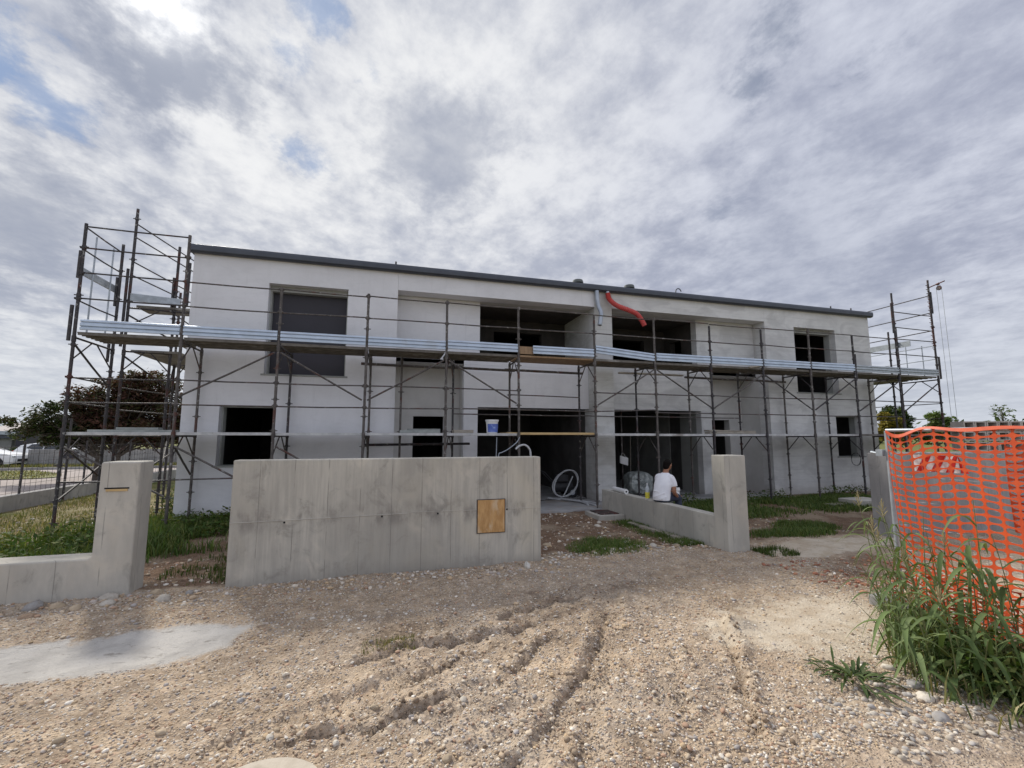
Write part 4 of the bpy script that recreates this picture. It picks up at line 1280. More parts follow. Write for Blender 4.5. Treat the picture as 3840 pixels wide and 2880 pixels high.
# dull planks fixed at the side of the end frames
def side_plank(a, b, h, m='galv_dull', t=0.03):
    a, b = Vector(a), Vector(b)
    d = (b - a).normalized(); nrm = Vector((-d.y, d.x, 0)).normalized() * t
    vs = [a, b, b + Vector((0, 0, h)), a + Vector((0, 0, h))]
    vs = vs + [v + nrm for v in vs]
    MB().add(vs, [(0, 1, 2, 3), (7, 6, 5, 4), (0, 4, 5, 1), (1, 5, 6, 2), (2, 6, 7, 3), (3, 7, 4, 0)]).build('side_toe_board', m, scaf)
side_plank((-5.82, 10.72, 5.02), (-5.83, 12.02, 5.03), 0.15)
side_plank((-5.56, 12.0, 4.88), (-4.62, 12.12, 4.86), 0.17)
side_plank((17.98, 11.35, 5.02), (18.0, 13.2, 5.04), 0.19)
# ledger tubes under the inner edge of the upper platform
for a, b in ((-0.37, 1.45), (1.75, 3.26), (3.28, 5.25), (8.9, 10.6), (10.7, 12.4)):
    MB().tube([(a - 0.15, 11.62, 3.60), (b + 0.15, 11.62, 3.58)], 0.034, 8).build('ledger', 'steel', scaf, smooth=True)
MB().tube([(-0.4, 11.62, 1.62), (2.2, 11.62, 1.64)], 0.03, 8).build('ledger', 'steel_dark', scaf, smooth=True)
# yellow inspection tag tied to a post
tg = MB().box(1.40, 1.45, 10.565, 10.573, 1.16, 1.30)
M['tag_yellow'] = simple('yellow_tag', (0.75, 0.62, 0.12), (0.8, 0.76, 0.55), 20, 0.6, bstr=0)
tg.build('inspection_tag', 'tag_yellow', scaf)

# ---------------------------------------------------------------- vegetation
def leaf_material(name, trans=0.35, rough=0.55):
    m = bpy.data.materials.new(name)
    m.use_nodes = True
    t = m.node_tree
    t.nodes.clear()
    N = NT(t)
    at = N.n('ShaderNodeVertexColor', layer_name='tint')
    b = N.n('ShaderNodeBsdfPrincipled')
    N.link(at.outputs[0], b.inputs['Base Color'])
    b.inputs['Roughness'].default_value = rough
    b.inputs['Specular IOR Level'].default_value = 0.3
    tr = N.n('ShaderNodeBsdfTranslucent')
    N.link(N.mix(1.0, at.outputs[0], (1.0, 1.0, 0.55), 'MULTIPLY'), tr.inputs[0])
    mx = N.n('ShaderNodeMixShader')
    mx.inputs[0].default_value = trans
    N.link(b.outputs[0], mx.inputs[1])
    N.link(tr.outputs[0], mx.inputs[2])
    o = N.n('ShaderNodeOutputMaterial')
    N.link(mx.outputs[0], o.inputs[0])
    return m
M['leaf'] = leaf_material('leaf', 0.3, 0.75)
M['grass'] = leaf_material('grass_blade', 0.3)
M['bark'] = simple('bark', (0.10, 0.085, 0.07), (0.06, 0.05, 0.042), 8, 0.95, bstr=0.5, bscale=30)

GREENS = np.array([(0.060, 0.110, 0.020), (0.085, 0.135, 0.028), (0.045, 0.085, 0.018), (0.13, 0.15, 0.04), (0.10, 0.12, 0.035)])
DRY = np.array([(0.24, 0.21, 0.09), (0.18, 0.17, 0.06), (0.13, 0.15, 0.045), (0.30, 0.26, 0.13), (0.10, 0.13, 0.035)])
def grass_patch(name, x, y, hlo, hhi, cols=GREENS, w=0.006, lean=0.45, parent=None):
    n = len(x)
    z = hgt(x, y) - 0.01
    L = rng.uniform(hlo, hhi, n)
    a = rng.uniform(0, 2 * np.pi, n)
    ln = rng.uniform(0.1, lean, n) * L
    dx, dy = np.cos(a), np.sin(a)
    wx, wy = -dy * w * rng.uniform(0.7, 1.5, n), dx * w * rng.uniform(0.7, 1.5, n)
    def ring(f, k, wd):
        cx, cy, cz = x + dx * ln * f, y + dy * ln * f, z + L * k
        return np.stack([cx - wx * wd, cy - wy * wd, cz], 1), np.stack([cx + wx * wd, cy + wy * wd, cz], 1)
    a0, b0 = ring(0, 0, 1); a1, b1 = ring(0.35, 0.6, 0.85); a2, b2 = ring(1.0, 0.95, 0.12)
    V = np.stack([a0, b0, a1, b1, a2, b2], 1).reshape(-1, 3)
    o = (np.arange(n) * 6)[:, None, None]
    F = (np.array([[0, 1, 3, 2], [2, 3, 5, 4]])[None] + o).reshape(-1, 4)
    C = np.repeat(cols[rng.integers(0, len(cols), n)] * rng.uniform(0.7, 1.25, (n, 1)), 6, 0)
    return tag(np_mesh(name, V, F, 'grass', C, parent=parent), kind='stuff')

def inside(n, x0, x1, y0, y1, fn=None, thr=0.35, sc=1.0, seed=5):
    x = rng.uniform(x0, x1, n); y = rng.uniform(y0, y1, n)
    p = np.clip((fbm(x, y, sc, 4, seed) - thr) * 4, 0, 1)
    if fn is not None: p = p * fn(x, y)
    k = rng.uniform(0, 1, n) < p
    return x[k], y[k]
# left yard, in the sun and dry
x, y = inside(30000, -8.6, -4.2, 6.9, 20, thr=0.46, sc=0.9)
grass_patch('yard_grass', x, y, 0.03, 0.11, DRY, 0.006, 0.9)
x, y = inside(9000, -6.6, -3.2, 6.9, 11.5, lambda x, y: np.clip(1.3 - np.hypot((x + 4.9) / 1.6, (y - 9.0) / 2.0), 0, 1), thr=0.2, sc=1.3)
grass_patch('rough_grass', x, y, 0.08, 0.32, GREENS * 1.3, 0.008, 0.8)
# between the notched wall and the tall wall, in the shade of the house
x, y = inside(60000, -4.6, 0.4, 7.9, 11.72, lambda x, y: np.clip((y - 8.3 - 0.25 * (x + 3.2)) * 1.3, 0, 1), thr=0.30, sc=1.1)
grass_patch('shade_grass', x, y, 0.05, 0.24, GREENS * 1.35, 0.007, 0.8)
x, y = inside(2500, -2.75, -1.6, 6.7, 8.3, thr=0.52, sc=2)
grass_patch('shade_grass', x, y, 0.03, 0.12, GREENS, 0.005)
# tufts of the middle yard
x, y = inside(16000, 2.9, 4.6, 6.5, 7.9, lambda x, y: np.clip(1.25 - np.hypot((x - 3.65 - 0.2 * (y - 7)) / 0.62, (y - 7.05) / 0.62), 0, 1) * 1.1, thr=0.25, sc=3)
grass_patch('yard_grass', x, y, 0.03, 0.10, GREENS * 1.5, 0.0035, 0.9)
x, y = inside(15000, 4.7, 5.34, 6.7, 9.2, lambda x, y: np.clip(1.2 - np.abs(x - 5.12) / 0.3, 0, 1), thr=0.25, sc=2)
grass_patch('yard_grass', x, y, 0.03, 0.10, GREENS * 1.4, 0.0035, 0.9)
# right yard
x, y = inside(70000, 6.2, 16.5, 8.6, 11.2, lambda x, y: np.clip((y - 8.5 - 0.12 * np.sin(x * 2)) * 0.8, 0, 1) * np.clip((x - 6.6) / 1.5, 0, 1), thr=0.30, sc=0.9)
grass_patch('yard_grass', x, y, 0.03, 0.14, GREENS * 1.35, 0.007, 0.9)
x, y = inside(26000, 6.5, 9.2, 6.5, 8.3, lambda x, y: np.maximum(np.clip(1.25 - np.hypot((x - 7.55) / 0.8, (y - 7.05) / 0.38), 0, 1) * 2, np.clip(1.2 - np.hypot((x - 8.6) / 0.7, (y - 7.7) / 0.45), 0, 1) * 1.6), thr=0.12, sc=1.5)
grass_patch('yard_grass', x, y, 0.03, 0.11, GREENS * 1.35, 0.004, 0.9)
x, y = inside(1500, 5.78, 6.35, 5.8, 6.25, thr=0.25, sc=3)
grass_patch('yard_grass', x, y, 0.03, 0.10, GREENS, 0.004)
x, y = inside(900, -0.1, 0.35, 4.25, 4.55, thr=0.25, sc=5)
grass_patch('sprouting_grass', x, y, 0.015, 0.06, DRY, 0.002)

# broad leaved weeds
def leaf_cloud(cx, cy, cz, rx, ry, rz, n, size, cols, shell=0.0):
    d = rng.normal(size=(n, 3)); d /= np.linalg.norm(d, axis=1, keepdims=True)
    r = rng.uniform(shell, 1, n) ** (1 / 2.2)
    P = d * r[:, None] * np.array([rx, ry, rz]) + np.array([cx, cy, cz])
    return leaf_quads(P, size, cols)
def leaf_quads(P, size, cols, flat=0.6):
    n = len(P)
    nrm = rng.normal(size=(n, 3)); nrm[:, 2] = np.abs(nrm[:, 2]) + flat
    nrm /= np.linalg.norm(nrm, axis=1, keepdims=True)
    t = rng.normal(size=(n, 3)); t -= nrm * (t * nrm).sum(1, keepdims=True); t /= np.linalg.norm(t, axis=1, keepdims=True)
    b = np.cross(nrm, t)
    s = size * rng.uniform(0.6, 1.4, (n, 1))
    V = np.stack([P - t * s, P + b * s * 0.45 - nrm * s * 0.12, P + t * s, P - b * s * 0.45 - nrm * s * 0.12], 1).reshape(-1, 3)
    F = np.arange(n * 4).reshape(-1, 4)
    C = np.repeat(cols[rng.integers(0, len(cols), n)] * rng.uniform(0.75, 1.3, (n, 1)), 4, 0)
    return V, F, C
def join(parts):
    V, F, C = [], [], []
    o = 0
    for v, f, c in parts:
        V.append(v); F.append(f + o); C.append(c); o += len(v)
    return np.concatenate(V), np.concatenate(F), np.concatenate(C)
parts = []
for x, y, r, h in [(-5.4, 9.0, 0.5, 0.30), (-4.9, 9.6, 0.45, 0.34), (-4.4, 8.7, 0.5, 0.26), (-6.0, 9.4, 0.45, 0.25), (-5.0, 8.1, 0.4, 0.2), (-3.6, 10.7, 0.5, 0.3), (-2.9, 10.9, 0.5, 0.32), (-2.2, 10.7, 0.5, 0.3), (-1.5, 10.9, 0.45, 0.3), (-3.0, 10.0, 0.4, 0.2), (-2.0, 9.6, 0.4, 0.2), (-4.6, 12.4, 0.35, 0.5), (-4.8, 13.4, 0.35, 0.5), (-1.0, 10.2, 0.4, 0.25)]:
    parts.append(leaf_cloud(x, y, h * 0.5, r, r, h * 0.8, 260, 0.045, GREENS))
V, F, C = join(parts)
tag(np_mesh('broadleaf_weeds', V, F, 'leaf', C), kind='stuff')
parts = [leaf_cloud(x, y, 0.12, 0.5, 0.35, 0.2, 200, 0.04, GREENS) for x, y in [(9.6, 11.0), (10.2, 11.2), (11.2, 11.0), (13.6, 11.1), (14.6, 11.2), (15.6, 11.0), (8.0, 10.9)]]
V, F, C = join(parts)
tag(np_mesh('broadleaf_weeds', V, F, 'leaf', C), kind='stuff')

# tall grass weeds at the right
WEED = np.array([(0.145, 0.205, 0.075), (0.11, 0.165, 0.058), (0.18, 0.235, 0.10), (0.085, 0.13, 0.045)])
def ribbon(base, d, L, rise, droop, w, segs=9):
    """arching V-folded blade"""
    d = Vector(d).normalized()
    side = Vector((-d.y, d.x, 0))
    vs, fs = [], []
    for i in range(segs + 1):
        t = i / segs
        p = Vector(base) + d * (L * (t * 0.95)) + Vector((0, 0, rise * t - droop * t * t))
        ww = w * (0.35 + 1.3 * t if t < 0.4 else max(0.03, 0.87 * (1 - ((t - 0.4) / 0.6) ** 1.6)))
        vs += [p - side * ww + Vector((0, 0, ww * 0.45)), p, p + side * ww + Vector((0, 0, ww * 0.45))]
    for i in range(segs):
        a = i * 3
        fs += [(a, a + 1, a + 4, a + 3), (a + 1, a + 2, a + 5, a + 4)]
    return vs, fs
def tall_weed(x, y, h, lean=(0, 0), nl=7, L=0.42, wide=0.014, label='', group='tall weeds at the orange net', plume=False):
    z0 = float(hgt(np.array([x]), np.array([y]))[0])
    root = thing('tall_weed', label, 'weed', (x, y, z0), group)
    st = MB()
    pth = [(x + lean[0] * t * t, y + lean[1] * t * t, z0 - 0.02 + h * t) for t in np.linspace(0, 1, 7)]
    st.tube(pth, [0.0062 - 0.0035 * t for t in np.linspace(0, 1, 7)], 6)
    so_ = st.build('stem', 'stem', root, smooth=True)
    vs, fs, cs = [], [], []
    a = random.uniform(0, 6.28)
    for i in range(nl):
        t = 0.12 + 0.86 * (i + random.uniform(-0.2, 0.2)) / nl
        bx, by, bz = x + lean[0] * t * t, y + lean[1] * t * t, z0 + h * t
        a += 2.6 + random.uniform(-0.5, 0.5)
        l = L * random.uniform(0.7, 1.25)
        v, f = ribbon((bx, by, bz), (math.cos(a), math.sin(a), 0), l * 0.72, l * random.uniform(0.45, 0.95), l * random.uniform(0.75, 1.5), wide * random.uniform(0.8, 1.25))
        o = len(vs)
        vs += v; fs += [tuple(k + o for k in q) for q in f]
        c = WEED[random.randrange(4)] * random.uniform(0.85, 1.2)
        cs += [c] * len(v)
    np_mesh('leaves', np.array([tuple(p) for p in vs]), np.array(fs), 'leaf', np.array(cs), smooth=True, parent=root)
    if plume:
        p = MB()
        for k in range(14):
            t = k / 14
            aa = k * 2.4
            b0 = Vector((x + lean[0], y + lean[1], z0 + h * (0.93 + 0.12 * t)))
            p.tube([b0, b0 + Vector((math.cos(aa) * 0.05 * (1 - t), math.sin(aa) * 0.05 * (1 - t), 0.05))], 0.003, 4)
        p.build('seed_head', 'plume', root)
    return root
M['stem'] = simple('weed_stem', (0.13, 0.17, 0.06), (0.16, 0.15, 0.07), 9, 0.7, bstr=0)
M['plume'] = simple('seed_head', (0.42, 0.36, 0.20), (0.30, 0.27, 0.14), 20, 0.9, bstr=0)
gl = 'leafy stalk of tall grass weed with arching blades below the orange net'
for x, y, h, le, nl, L, w in [(4.00, 2.60, 0.55, (-0.10, 0.05), 7, 0.44, 0.017), (4.20, 2.52, 0.62, (-0.05, 0.1), 7, 0.46, 0.018), (4.30, 2.38, 0.55, (0.05, 0), 7, 0.44, 0.018),
                          (4.35, 2.85, 0.75, (-0.10, 0.05), 8, 0.42, 0.015), (4.62, 3.05, 0.85, (-0.18, 0.0), 8, 0.40, 0.014), (4.50, 2.66, 0.80, (0.05, -0.05), 7, 0.46, 0.017),
                          (4.95, 3.40, 0.75, (-0.14, 0.1), 8, 0.36, 0.012), (4.70, 2.45, 0.7, (0.0, 0.05), 7, 0.46, 0.017), (4.12, 2.36, 0.42, (-0.1, -0.1), 6, 0.42, 0.017),
                          (5.0, 3.52, 0.85, (-0.14, 0.1), 8, 0.36, 0.012), (4.92, 3.05, 0.8, (-0.1, 0.0), 7, 0.40, 0.013), (4.50, 2.25, 0.55, (0.1, -0.05), 7, 0.44, 0.017),
                          (4.22, 2.22, 0.36, (-0.1, -0.1), 6, 0.40, 0.016), (5.1, 3.66, 0.9, (-0.12, 0.1), 8, 0.34, 0.011), (4.4, 2.15, 0.40, (0.0, -0.1), 6, 0.42, 0.016), (4.72, 3.30, 0.62, (-0.2, 0), 7, 0.36, 0.013),
                          (3.86, 2.62, 0.50, (-0.12, 0.05), 7, 0.50, 0.021), (4.02, 2.46, 0.62, (-0.1, 0.0), 8, 0.52, 0.022), (4.18, 2.72, 0.85, (-0.14, 0.05), 8, 0.48, 0.019), (4.32, 3.02, 0.95, (-0.16, 0.05), 9, 0.44, 0.016),
                          (4.6, 3.15, 1.05, (-0.12, 0.05), 9, 0.42, 0.015), (4.62, 2.85, 0.85, (0.05, 0.0), 8, 0.5, 0.018), (4.9, 3.38, 1.0, (-0.12, 0.05), 9, 0.4, 0.013), (4.40, 2.50, 0.75, (0.08, 0.0), 8, 0.54, 0.022),
                          (4.62, 2.35, 0.8, (0.05, 0.0), 7, 0.52, 0.021), (3.95, 2.70, 0.42, (-0.18, 0.05), 7, 0.46, 0.019), (4.15, 2.95, 0.7, (-0.2, 0.1), 8, 0.44, 0.016), (4.80, 2.75, 0.9, (0, 0), 8, 0.46, 0.017)]:
    tall_weed(x, y, h * 1.08, le, nl, L * 1.03, w * 1.05, gl, plume=random.random() < 0.2)
for x, y, h, le in ((4.72, 2.95, 1.0, (-0.1, 0.0)), (4.60, 2.72, 0.95, (-0.08, 0.02)), (4.82, 2.50, 1.05, (-0.1, 0.05)), (4.55, 2.45, 0.85, (-0.12, 0)), (4.85, 3.20, 0.9, (-0.12, 0.05))):
    tall_weed(x, y, h, le, 7, 0.56, 0.022, gl)
tall_weed(4.62, 2.58, 1.33, (0.02, 0.02), 6, 0.40, 0.022, 'tallest green weed stalk, rising high in front of the net', None, False)
tall_weed(4.70, 3.05, 1.16, (0.10, 0.02), 5, 0.36, 0.014, 'second tallest weed stalk, dark bent leaf against the net middle', None, False)
tall_weed(5.12, 3.78, 1.12, (-0.10, 0.05), 8, 0.34, 0.012, 'tall pale weed stalk in front of the half hidden concrete wall', None, True)
# low growth at their feet
x = rng.normal(4.45, 0.30, 1500); y = rng.normal(2.55, 0.36, 1500)
k = (x < 5.05) & (x > 1.37 * y) & (x > 3.72) & (y > 2.1)
grass_patch('weed_undergrowth', x[k], y[k], 0.06, 0.28, np.concatenate([WEED, WEED * 1.2, DRY * 1.1]), 0.005, 1.0)
x = rng.uniform(4.1, 5.2, 800); y = rng.uniform(2.6, 3.75, 800)
k = (x > 1.37 * y) & (x < 1.37 * y + 0.8)
grass_patch('weed_undergrowth', x[k], y[k], 0.10, 0.42, WEED, 0.006, 1.0)
parts = [leaf_cloud(x, y, 0.13, 0.22, 0.2, 0.17, 150, 0.035, GREENS) for x, y in [(4.3, 2.4), (4.5, 2.3), (4.6, 2.6), (4.15, 2.45), (4.4, 2.1), (4.7, 2.4), (4.35, 2.6), (4.5, 2.85), (4.7, 3.0), (4.2, 2.25), (4.6, 2.15), (4.8, 2.7)]]
V, F, C = join(parts)
tag(np_mesh('broadleaf_weeds', V, F, 'leaf', C), kind='stuff')
# the small spreading weed on the sand
sw_ = thing('spreading_weed', 'small flat spreading green weed lying on the pale sand left of the tall weeds', 'weed', (3.42, 2.80, 0.0))
vs, fs, cs = [], [], []
for i in range(80):
    a = random.uniform(0, 6.28)
    r0 = random.uniform(0, 0.24)
    bx, by = 3.46 + math.cos(a) * r0 * 0.7, 2.80 + math.sin(a) * r0
    bz = float(hgt(np.array([bx]), np.array([by]))[0]) + 0.01
    v, f = ribbon((bx, by, bz), (math.cos(a + random.uniform(-.6, .6)), math.sin(a + random.uniform(-.6, .6)), 0), random.uniform(0.08, 0.2), random.uniform(0.03, 0.17), random.uniform(0.05, 0.14), random.uniform(0.009, 0.019), 6)
    o = len(vs); vs += v; fs += [tuple(q + o for q in g) for g in f]
    cs += [WEED[random.randrange(4)] * random.uniform(0.55, 0.9)] * len(v)
np_mesh('leaves', np.array([tuple(p) for p in vs]), np.array(fs), 'leaf', np.array(cs), smooth=True, parent=sw_)

# ---------------------------------------------------------------- trees
def tree(name, label, base, trunk_h, crown, n, size, cols, group=None, tr=0.10, twigs=26, clumps=60, sub=0.30):
    bx, by, bz = base
    root = thing(name, label, 'tree', base, group)
    b = MB()
    b.tube(smooth_path([(bx, by, bz - 0.1), (bx + 0.04, by, bz + trunk_h * 0.5), (bx, by, bz + trunk_h)], 4), [tr * (1 - 0.045 * i) for i in range(9)], 9)
    allp = []
    for (cx, cy, cz, rx, ry, rz) in crown:
        for k in range(max(3, twigs // len(crown))):
            d = Vector(rng.normal(size=3)); d.normalize()
            e = Vector((cx + d.x * rx * 0.85, cy + d.y * ry * 0.85, cz + d.z * rz * 0.85))
            s = Vector((bx, by, bz + trunk_h * random.uniform(0.55, 1.0)))
            m = (s + e) / 2 + Vector((0, 0, 0.08 * (e - s).length))
            b.tube([s, m, e], [tr * 0.42, tr * 0.26, tr * 0.08], 5)
        m_ = max(6, clumps // len(crown))
        for k in range(m_):
            d = rng.normal(size=3); d /= np.linalg.norm(d)
            rr_ = rng.uniform(0.35, 1.05)
            q = np.array([cx, cy, cz]) + d * rr_ * np.array([rx, ry, rz])
            nn = n // len(crown) // m_
            s_ = sub * rng.uniform(0.6, 1.3) * (rx + rz) / 2
            c = cols[rng.integers(0, len(cols), 1)] * rng.uniform(0.75, 1.25)
            allp.append(leaf_cloud(*q, s_, s_, s_ * 0.8, nn, size, np.concatenate([np.repeat(c, 3, 0), cols])))
    b.build('trunk', 'bark', root, smooth=True)
    V, F, C = join(allp)
    np_mesh('crown', V, F, 'leaf', C, parent=root)
    return root
PURPLE = np.array([(0.075, 0.036, 0.028), (0.090, 0.045, 0.034), (0.060, 0.050, 0.025), (0.055, 0.060, 0.022), (0.10, 0.060, 0.035)])
DARKG = np.array([(0.030, 0.055, 0.014), (0.045, 0.075, 0.018), (0.028, 0.045, 0.014), (0.07, 0.10, 0.024)])
LIGHTG = np.array([(0.11, 0.16, 0.045), (0.085, 0.13, 0.035), (0.14, 0.18, 0.06)])
YELL = np.array([(0.30, 0.23, 0.04), (0.22, 0.18, 0.035), (0.16, 0.15, 0.035)])
tree('purple_leaf_tree', 'broad dark purple leaved tree behind the left end of the scaffold', (-11.0, 24, 0), 1.6,
     [(-11.9, 24, 2.9, 1.25, 1.4, 1.15), (-10.9, 24, 3.1, 1.4, 1.4, 1.25), (-9.9, 24.2, 2.8, 1.3, 1.3, 1.4), (-10.9, 24, 1.95, 2.2, 1.5, 0.8), (-9.3, 24.3, 2.2, 1.0, 1.0, 0.9), (-10.6, 24, 4.0, 1.6, 1.2, 0.8)], 33000, 0.080, PURPLE, clumps=210, sub=0.33, twigs=80)
tree('green_tree', 'green leaved tree standing left of the purple leaved tree', (-11.55, 23.6, 0), 1.7,
     [(-13.2, 23.5, 2.3, 1.3, 1.2, 0.8), (-12.6, 23.6, 2.6, 1.0, 1.0, 0.9), (-12.3, 23.4, 1.9, 1.2, 1.0, 0.5)], 9000, 0.075, np.concatenate([DARKG * 0.9, PURPLE[2:4], PURPLE[2:4]]), clumps=90, sub=0.34, twigs=70)
tree('yellowing_tree', 'tree with yellowing leaves in front of the dark tree beyond the right end', (43.9, 30, 0), 1.6, [(43.9, 30, 2.9, 1.05, 1, 1.3), (44.3, 30, 2.1, 1.0, 1, 0.9)], 3600, 0.18, YELL, clumps=40, sub=0.42)
tree('dark_tree', 'rounded dark green tree beyond the right end of the scaffold', (45.7, 31, 0), 1.8, [(45.7, 31, 3.3, 1.5, 1.4, 1.5), (46.6, 31, 2.4, 1.2, 1, 1.2)], 5000, 0.18, DARKG, clumps=44, sub=0.42)
tree('light_green_tree', 'light green airy tree beyond the scaffold hoist', (49.6, 30, 0), 1.7, [(49.3, 30, 3.2, 1.3, 1.2, 1.2), (50.8, 30, 2.5, 1.2, 1, 1.0), (48.3, 30, 2.1, 1.2, 1, 0.8)], 4200, 0.16, LIGHTG, clumps=44, sub=0.4)
tree('bare_sapling', 'thin nearly bare sapling rising beyond the hollow blocks', (59.2, 30, 0), 4.6, [(59.0, 30, 3.9, 1.4, 1, 1.1)], 260, 0.12, LIGHTG, clumps=26, tr=0.05, twigs=26, sub=0.2)
# far-off trees along the horizon
parts = []
for k in range(150):
    a = R(-75 + 150 * k / 150 + random.uniform(-.6, .6)) + R(16)
    d = random.uniform(150, 200)
    s_ = random.uniform(1.8, 4.2)
    parts.append(leaf_cloud(math.sin(a) * d, math.cos(a) * d, s_ * 0.8, s_ * 1.6, s_ * 1.6, s_, 90, 0.75, DARKG))
V, F, C = join(parts)
tag(np_mesh('distant_wood', V, F, 'leaf', C), kind='stuff')

# ---------------------------------------------------------------- orange net and its fence
fen = thing('site_fence', 'galvanised tube site fence panel behind the orange net', 'fence', (5.25, 2.5, 0))
fr = MB()
fr.tube([(5.245, 3.63, 0.02), (5.245, 3.63, 1.87)], 0.021, 10)
fr.tube([(5.245, 0.4, 0.02), (5.245, 0.4, 1.87)], 0.021, 10)
fr.tube([(5.245, 3.63, 1.875), (5.245, 0.42, 1.875)], 0.019, 10)
fr.tube([(5.245, 3.64, 0.15), (5.245, 0.42, 0.15)], 0.016, 8)
fr.build('fence_frame', 'galv_dull', fen, smooth=True)
fw_ = MB()
for k in range(1, 29):
    y = 3.66 - k * 0.112
    fw_.tube([(5.247, y, 0.15), (5.247, y, 1.875)], 0.0018, 4, cap=False)
for k in range(1, 7):
    fw_.tube([(5.249, 3.66, 0.15 + k * 0.25), (5.249, 0.4, 0.15 + k * 0.25)], 0.0018, 4, cap=False)
fw_.build('fence_wires', 'galv_dull', fen)
ft = MB().box(5.13, 5.37, 3.42, 3.90, -0.05, 0.12)
ft.build('foot_block', 'concrete_far', fen, bevel=0.02)
cl = MB().tube([(5.23, 3.69, 1.62), (5.23, 3.80, 1.64)], 0.014, 8).box(5.20, 5.26, 3.66, 3.73, 1.60, 1.67)
cl.build('clamp', 'galv_dull', fen)

def net_point(u, v):
    """u metres along the fence from its far end, v height"""
    y = 3.60 - (u - 0.22 * (1 - math.exp(-u / 0.30)))
    wav = 0.035 * math.sin(u * 3.1 + 0.6) + 0.02 * math.sin(u * 7.3 + v * 2.2)
    low = max(0.0, 0.75 - v)
    x = 5.195 + wav * (0.35 + 0.75 * (1.85 - v)) - 0.16 * low * low - 0.05 * low - 0.03 * low * math.sin(u * 13 + v * 6)
    z = v - 0.02 * math.sin(u * 2.3) * (v / 1.85) + 0.014 * math.sin(u * 9 + v * 5) + 0.018 * math.sin(u * 4.1 + v * 3.0) - 0.05 * u * max(0.0, 1 - v) 
    sag = 0.055 * math.exp(-((u - 0.25) / 0.22) ** 2) * (v / 1.85) ** 4
    z = z - sag * 1.2
    if low > 0:
        z += 0.05 * low * math.sin(u * 6.0 + 3 * v)
        y += 0.05 * low * math.sin(u * 4 + v * 9)
    return (x, y + 0.02 * math.sin(v * 4 + 1.0) * (1 - v / 1.9), z)
vs, fs = [], []
CW, CH = 0.124, 0.0665
NU, NV = 27, 28
def net_layer(i0, i1, j0, j1, du, dv, push):
    idx = {}
    def pt(u, v):
        p = net_point(u, v)
        return (p[0] + push + 0.012 * math.sin(u * 5 + v * 3) * (push > 0), p[1], p[2])
    for i in range(i0, i1):
        for j in range(j0, j1):
            u0, v0 = i * CW + du, 0.03 + j * CH + dv
            hx_, hz_ = CW * (0.435 + 0.02 * math.sin(i * 1.7 + j)), CH * (0.395 + 0.035 * math.sin(j * 2.1 + i * 1.3))
            ring_o, ring_i = [], []
            for a in range(16):
                t = 2 * math.pi * a / 16
                c_, s_ = math.cos(t), math.sin(t)
                m_ = max(abs(c_), abs(s_))
                ou, ov = u0 + CW * (0.5 + 0.5 * c_ / m_), v0 + CH * (0.5 + 0.5 * s_ / m_)
                key = (round(ou, 4), round(ov, 4))
                if key not in idx:
                    idx[key] = len(vs); vs.append(pt(ou, ov))
                ring_o.append(idx[key])
                k_ = (abs(c_) ** 2.7 + abs(s_) ** 2.7) ** (-1 / 2.7)
                ring_i.append(len(vs)); vs.append(pt(u0 + CW * 0.5 + hx_ * c_ * k_, v0 + CH * 0.5 + hz_ * s_ * k_))
            for a in range(16):
                b_ = (a + 1) % 16
                fs.append((ring_o[a], ring_o[b_], ring_i[b_], ring_i[a]))
net_layer(0, NU, 0, NV, 0, 0, 0.0)
# the net is doubled over towards the near end and along the ground
net_layer(9, NU, 14, NV - 2, 0.055, 0.028, 0.028)
net_layer(2, 9, 0, 7, 0.06, 0.03, 0.03)
# folded top band
top0 = 0.03 + NV * CH
row = []
for i in range(NU * 2 + 1):
    u = i * CW / 2
    p = net_point(u, top0); q = Vector(p) + Vector((-0.006, 0, 0.016 + 0.006 * math.sin(u * 8))); w_ = Vector(p) + Vector((-0.012, 0, -0.01))
    row.append((len(vs), len(vs) + 1, len(vs) + 2)); vs += [p, tuple(q), tuple(w_)]
for a, b_ in zip(row[:-1], row[1:]):
    fs += [(a[0], b_[0], b_[1], a[1]), (a[1], b_[1], b_[2], a[2])]
nb = MB().add(vs, fs)
net = nb.build('safety_net', 'orange', fix=False)
so_ = net.modifiers.new('solid', 'SOLIDIFY'); so_.thickness = 0.0045
tag(net, 'bright orange plastic safety net hung over the site fence', 'safety net')
sg = thing('striped_board', 'small red and white diagonally striped warning board behind the orange net', 'warning board', (5.29, 3.23, 1.55))
MB().box(5.285, 5.289, 3.04, 3.42, 1.46, 1.625).build('board', 'sign_white', sg)
st_ = MB()
for k in range(4):
    y0 = 3.40 - k * 0.125
    pts = [(y0, 1.461), (y0 - 0.062, 1.461), (max(3.041, y0 - 0.062 - 0.08), 1.624), (max(3.041, y0 - 0.08), 1.624)]
    o = len(st_.v)
    st_.add([(5.2825, y, z) for y, z in pts] + [(5.2845, y, z) for y, z in pts], [(0, 1, 2, 3), (7, 6, 5, 4), (0, 4, 5, 1), (1, 5, 6, 2), (2, 6, 7, 3), (3, 7, 4, 0)])
st_.build('red_stripes', 'sign_red', sg)

